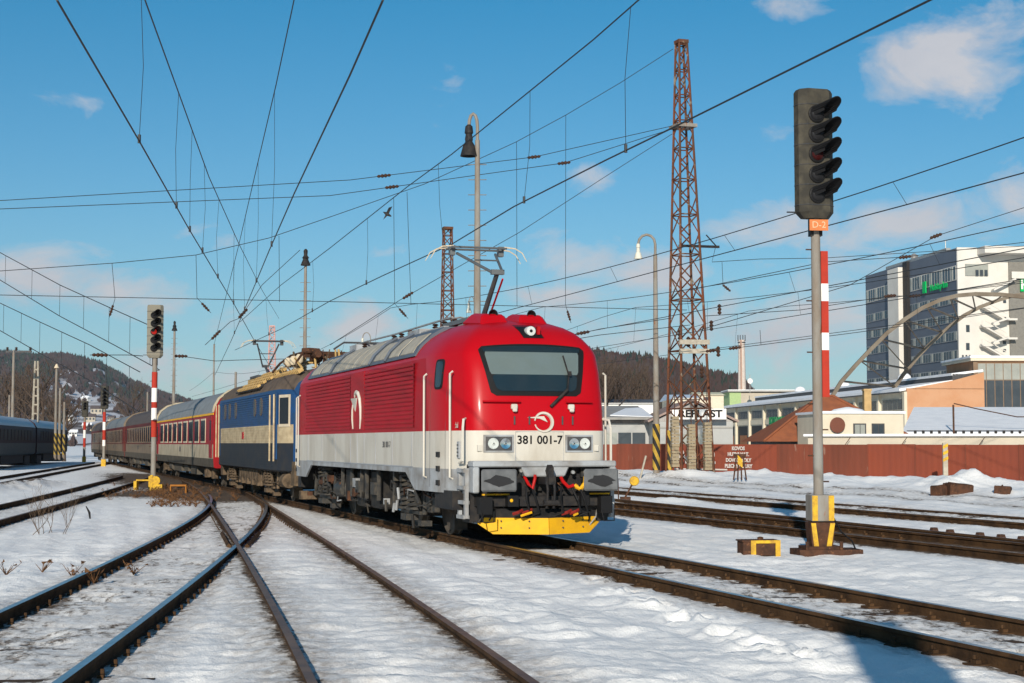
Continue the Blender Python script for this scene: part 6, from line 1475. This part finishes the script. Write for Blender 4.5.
# white low buildings behind the bare trees
for i,(x0,x1,yt,yb,D,rm,lb) in enumerate(((585,655,398,409,190,pm('dark_slate_roof',(.10,.11,.13),.7,amt=.4),'long white building with dark roof behind the bare trees'),(673,700,393,404,170,pm('blueish_snow_roof',(.5,.6,.72),.6,amt=.3),'building with a pale blue snowy roof behind the lattice mast'),(698,724,391,399,230,pm('yellow_snow_roof',(.62,.60,.44),.7,amt=.3),'low building with a yellowish roof right of the lattice mast'))):
    q=at(x0,443,D); w=at(x1,443,D).x-q.x; zt=zz_at(yt,D); zb=zz_at(yb,D); zm=zz_at((yt*1.1+yb*.9)/2,D)
    r=empty('white_building',(q.x,D,0),0,lb,'building'); m=MB(); m.box(0,w,0,12,0,zm); m.build('wall',creamw if i else swhite,r); m=MB(); m.add([(-.3,-.3,zm-.1),(w+.3,-.3,zm-.1),(w+.3,6,zt),(-.3,6,zt),(-.3,12.3,zm-.1),(w+.3,12.3,zm-.1)],[(0,1,2,3),(3,2,5,4),(0,3,4),(1,5,2),(0,4,5,1)]); m.build('roof',rm,r)
    for k in range(int(w/2.2)): m=MB(); m.box(.8+k*2.2,1.9+k*2.2,-.06,.02,zb-.2,zm-.35); m.build('window',winm,r)
# ------------------------------------------------------------------ standing dark coaches at left
dk=pm('dark_maroon_coach',(.05,.022,.022),.6,amt=.5); dkg=pm('dark_lower_coach',(.10,.10,.09),.6,amt=.5); dkroof=pm('skylit_blue_roof',(.38,.42,.47),.4,col2=(.3,.33,.38),amt=.5)  # blue of the roofs is sky light put into their colour
E0=at(52,443,150); E0.z=-.1; dirv=Vector((6.2,-35,0)).normalized(); az=math.atan2(dirv.y,dirv.x)-math.pi/2
for i,lb in enumerate(('dark standing coach with frosty blue roof, right one at the left edge','dark standing coach with frosty blue roof, cut by the left edge')):
    p=E0+dirv*(25.2*i); r=empty('parked_coach',p,az,lb,'railway coach','coaches parked at the left edge')
    prof=[(1.3,.9,1),(1.4,1.0,1),(1.42,1.75,0),(1.40,2.95,2),(1.2,3.3,2),(.8,3.6,2),(0,3.72,2)]
    section_body(prof,.2,24.4,[dk,dkg,dkroof,dk]).build('body',[dk,dkg,dkroof,dk],r,smooth=True)
    for sx in (-1,1):
        for k in range(11): m=MB(); y=2.2+k*1.85; m.box(min(sx*1.40,sx*1.432),max(sx*1.40,sx*1.432),y,y+1.2,1.95,2.7); m.build('window',blackp,r)
    for yc in (3.5,21): m=MB(); m.box(-1.2,1.2,yc-1.6,yc+1.6,.1,.8); m.build('bogie',black,r)
    m=MB(); m.box(-1.2,1.2,6,18,.3,.9); m.build('underframe',black,r)
# ------------------------------------------------------------------ hills with woods
def smooth(t): t=np.clip(t,0,1); return t*t*(3-2*t)
bark=pm('bark_brown',(.085,.060,.045),.95,col2=(.05,.038,.03),amt=.8,scale=3)
hillm=pm('hill_floor',(.10,.075,.065),.95,col2=(.62,.62,.65),scale=.012,amt=.95,contrast=(.47,.54))
wood1=pm('bare_wood_brown',(.045,.030,.028),.95,col2=(.065,.044,.040),scale=.03,amt=.9); wood2=pm('dark_conifer',(.022,.034,.030),.95,col2=(.035,.05,.035),scale=.03,amt=.8); wood3=pm('bare_wood_grey',(.060,.047,.048),.95,col2=(.05,.04,.038),scale=.03,amt=.8)
def hill(name,prof,D0,D1,D2,label,clear=None,n=5000,seed=1,th=12,conifer=None):
    px=np.array([p_[0] for p_ in prof],float); py=np.array([p_[1] for p_ in prof],float)
    P_=np.linspace(px[0],px[-1],200); Dd=np.concatenate([np.linspace(D0,D1,50),np.linspace(D1,D2,14)[1:]])
    def zf(p_,D):
        top=EYE+(443-np.interp(p_,px,py))/1600*D1 - th*.75
        t=(D-D0)/(D1-D0); up=smooth(t*.93+.0)*1.0; back=np.where(D>D1,1-smooth((D-D1)/(D2-D1))*.5,1)
        edge=smooth((p_-px[0])/60)*smooth((px[-1]-p_)/40)
        nz=fbm(p_*.05,D*.012,4,seed)*14*np.sin(np.clip(t,0,1)*math.pi)
        return (top*np.where(D>D1,1,smooth(t))*back+nz)*1.0-1
    G,Hh=np.meshgrid(P_,Dd); Z=zf(G,Hh); X=(G-512)/1600*Hh
    r,c=X.shape; o=grid_mesh(name,X,Hh,Z,{},hillm); tag(o,label,'hill',kind='structure')
    rs=np.random.RandomState(seed); vs=[];fs=[];ms=[]
    cnt=0
    while cnt<n:
        p_=rs.uniform(px[0],px[-1]); D=D0+(D1*1.02-D0)*rs.uniform(0,1)**.8
        if clear and clear(p_,D,rs): 
            cnt+=1; continue
        z=float(zf(np.array([p_]),np.array([D]))[0]); x=(p_-512)/1600*D
        con=conifer(p_,D,rs) if conifer else rs.rand()<.15
        h=th*rs.uniform(.7,1.25); w=h*(.20 if con else .36)*rs.uniform(.8,1.3); mi=1 if con else (0 if rs.rand()<.6 else 2)
        b=len(vs)
        if con:
            k=6
            for j in range(k): g=6.283*j/k+rs.uniform(-.3,.3); vs.append((x+w*math.cos(g),D+w*math.sin(g),z+h*.1))
            vs.append((x+rs.uniform(-.3,.3),D,z+h*1.1))
            for j in range(k): fs.append((b+j,b+(j+1)%k,b+k)); ms.append(mi)
        else:
            # ragged tuft: many thin upward blades
            for j in range(9):
                g=rs.uniform(0,6.283); rr_=w*rs.uniform(.1,1); bx_,by_=x+rr_*.4*math.cos(g),D+rr_*.4*math.sin(g); ht=h*rs.uniform(.55,1.1)*(1-.35*rr_/w); tw=w*rs.uniform(.22,.5)
                tx,ty=x+rr_*math.cos(g),D+rr_*math.sin(g); b=len(vs)
                vs+= [(bx_,by_,z),(tx-tw,ty,z+ht*.6),(tx,ty,z+ht),(tx+tw,ty,z+ht*.55)]; fs.append((b,b+1,b+2,b+3)); ms.append(mi)
        cnt+=1
    m=MB(); m.v=vs;m.f=fs;m.m=ms; o=m.build('hillside_wood',[wood1,wood2,wood3],None,fix=False); tag(o,'wood covering the '+label,'woodland',kind='stuff')
    return zf
HS=((88,430,16),(74,436,14),(97,414,20),(70,421,12),(86,402,14),(112,421,12),(118,432,12),(66,441,12),(91,422,18),(136,425,13),(60,432,12),(104,437,20))
def clr(p_,D,rs):
    z=float(smooth(np.array((D-900)/1700.))*np.interp(p_,[0,66,99,133,190],[145,140,122,98,66])*.95); y=443-(z-EYE)/D*1600
    d=((p_-88)/34)**2+((y-420)/24)**2
    if d<1 and rs.rand()<.90: return True
    if 45<p_<150 and D<1250 and rs.rand()<.93: return True
    if float(fbm(np.array([p_*.07]),np.array([D*.005]),3,77)[0])>.10 and y>372 and rs.rand()<.8: return True
    d=((p_-66)/13)**2+((y-380)/10)**2
    if d<1 and rs.rand()<.75: return True
    return False
zL=hill('wooded_hill',[(-190,372),(-80,352),(0,354),(33,357),(66,357),(85,361),(99,365),(116,373),(133,382),(150,389),(167,395),(190,401),(215,407),(240,412),(290,425),(340,436),(400,441)],900,2600,3300,'brown and dark green wooded hill at left',clr,24000,2,7.5,lambda p_,D,rs: rs.rand()<(.65 if (D>1700 and p_<150 and math.sin(p_*.07+D*.003)>-.3) else .12))
zR=hill('wooded_ridge',[(420,430),(500,380),(560,360),(590,356),(620,357),(650,361),(675,364),(700,370),(735,378),(742,384),(755,394),(775,408),(800,425),(830,440)],420,900,1200,'brown wooded ridge behind the warehouses',None,11000,4,7,lambda p_,D,rs: rs.rand()<.12)
# snowy clearings as snow patches are the hill floor itself; houses of the village
roofc=[snowm,snowm,pm('dark_house_roof',(.10,.08,.08),.8,amt=.4)]
rs=random.Random(12)
hl=['white house low on the hill beside the smallest signal','grey house under the hill left of the banded far signal','long pale house on the village slope','house with dark roof among the trees at hill foot','snow roofed house highest on the clearing','small snow roofed house right of the far signals','white gabled house behind the train end','house partly hidden behind the striped poles','broad snow roofed house in the middle of the village','little house at the right end of the village','pale house above the parked coaches','snow roofed barn at the hill foot']
for i,(px,py,D,w) in enumerate([(a_,b_,0,c_) for a_,b_,c_ in HS]):
    best=None
    for D in np.arange(920,2500,12):
        z=float(zL(np.array([px]),np.array([D]))[0]); yy=443-(z-EYE)/D*1600
        if best is None or abs(yy-py)<best[0]: best=(abs(yy-py),D,z)
    D=float(best[1]); q=Vector(((px-512)/1600*D,D,best[2]+.5)); w=w*.55*D/1600; h=w*.45; r=empty('village_house',q,rs.uniform(-.4,.4),hl[i],'house','village houses on the hill')
    m=MB(); m.box(-w/2,w/2,-w/3,w/3,-6,h); m.build('wall',[creamw,swhite,beige][i%3],r)
    m=MB(); m.add([(-w/2-.5,-w/3-.5,h-.2),(w/2+.5,-w/3-.5,h-.2),(w/2+.5,w/3+.5,h-.2),(-w/2-.5,w/3+.5,h-.2),(-w/2-.5,0,h+w*.3),(w/2+.5,0,h+w*.3)],[(0,1,5,4),(2,3,4,5),(1,2,5),(3,0,4),(0,3,2,1)]); m.build('roof',roofc[i%3],r)
    for k in range(3): m=MB(); x=-w/3+k*w/3; m.box(x-.7,x+.7,-w/3-.1,-w/3+.1,h*.3,h*.75); m.build('window',winm,r)
# ------------------------------------------------------------------ bare trees
def bare_tree(p,H,label,seed,depth=5,tr=None,group='bare trees'):
    rr=random.Random(seed); r=empty('bare_tree',p,0,label,'bare tree',group); tr=tr or H*.018
    m=MB(); pts=[Vector((0,0,-2)),Vector((rr.uniform(-.2,.2),0,H*.25)),Vector((rr.uniform(-.4,.4),0,H*.5)),Vector((rr.uniform(-.5,.5),0,H*.75))]; m.path(pts,[tr,tr*.85,tr*.6,tr*.35],6); m.build('trunk',bark,r)
    m=MB()
    for i in range(13):
        t=rr.uniform(.25,1); q=pts[1].lerp(pts[3],(t-.25)/.75); a_=rr.uniform(0,6.28); d=Vector((math.cos(a_)*.75,math.sin(a_)*.75,.65)).normalized(); branchy(m,q,d,H*.24*(1.25-t*.6),tr*.38,rr,depth-1,.5,.18,2,3)
    m.build('crown',bark,r,fix=False)
for i,(px,py,D,H,lb) in enumerate(((607,440,190,12.5,'bare tree just right of the red locomotive front'),(622,440,200,12.5,'wide bare tree before the long white building'),(636,440,210,12.5,'bare tree left of the lamp post with striped foot'),(595,440,215,13,'bare tree half hidden by the locomotive'),(648,440,230,11.5,'smaller bare tree behind the lamp post'),
   (22,445,210,11,'bare tree left of the pale concrete mast'),(43,445,190,12,'tallest bare tree right of the pale concrete mast'),(50,445,215,10,'bare tree touching the striped poles'),(3,445,200,11,'bare tree at the very left edge'),(30,445,230,11,'bare tree right behind the concrete mast'),(132,445,300,14,'bare tree above the far coach roofs'),(65,448,170,7,'bushy low tree at the striped pole feet'))):
    q=at(px,py,D); q.z=-.3; bare_tree(q,H,lb,i+3,depth=5 if H>10 else 4,tr=.26)

# ------------------------------------------------------------------ haze
m=MB(); m.box(-3800,3800,-260,3700,-6,330)
hm_=bpy.data.materials.new('haze_air'); hm_.use_nodes=True; n_=hm_.node_tree.nodes; n_.clear(); o_=n_.new('ShaderNodeOutputMaterial'); v_=n_.new('ShaderNodeVolumePrincipled')
v_.inputs['Density'].default_value=.00008; v_.inputs['Color'].default_value=(.80,.88,1,1); v_.inputs['Anisotropy'].default_value=.2; hm_.node_tree.links.new(v_.outputs[0],o_.inputs['Volume'])
o=m.build('haze',hm_,None); tag(o,'thin pale air haze over the yard and hills','haze',kind='stuff')
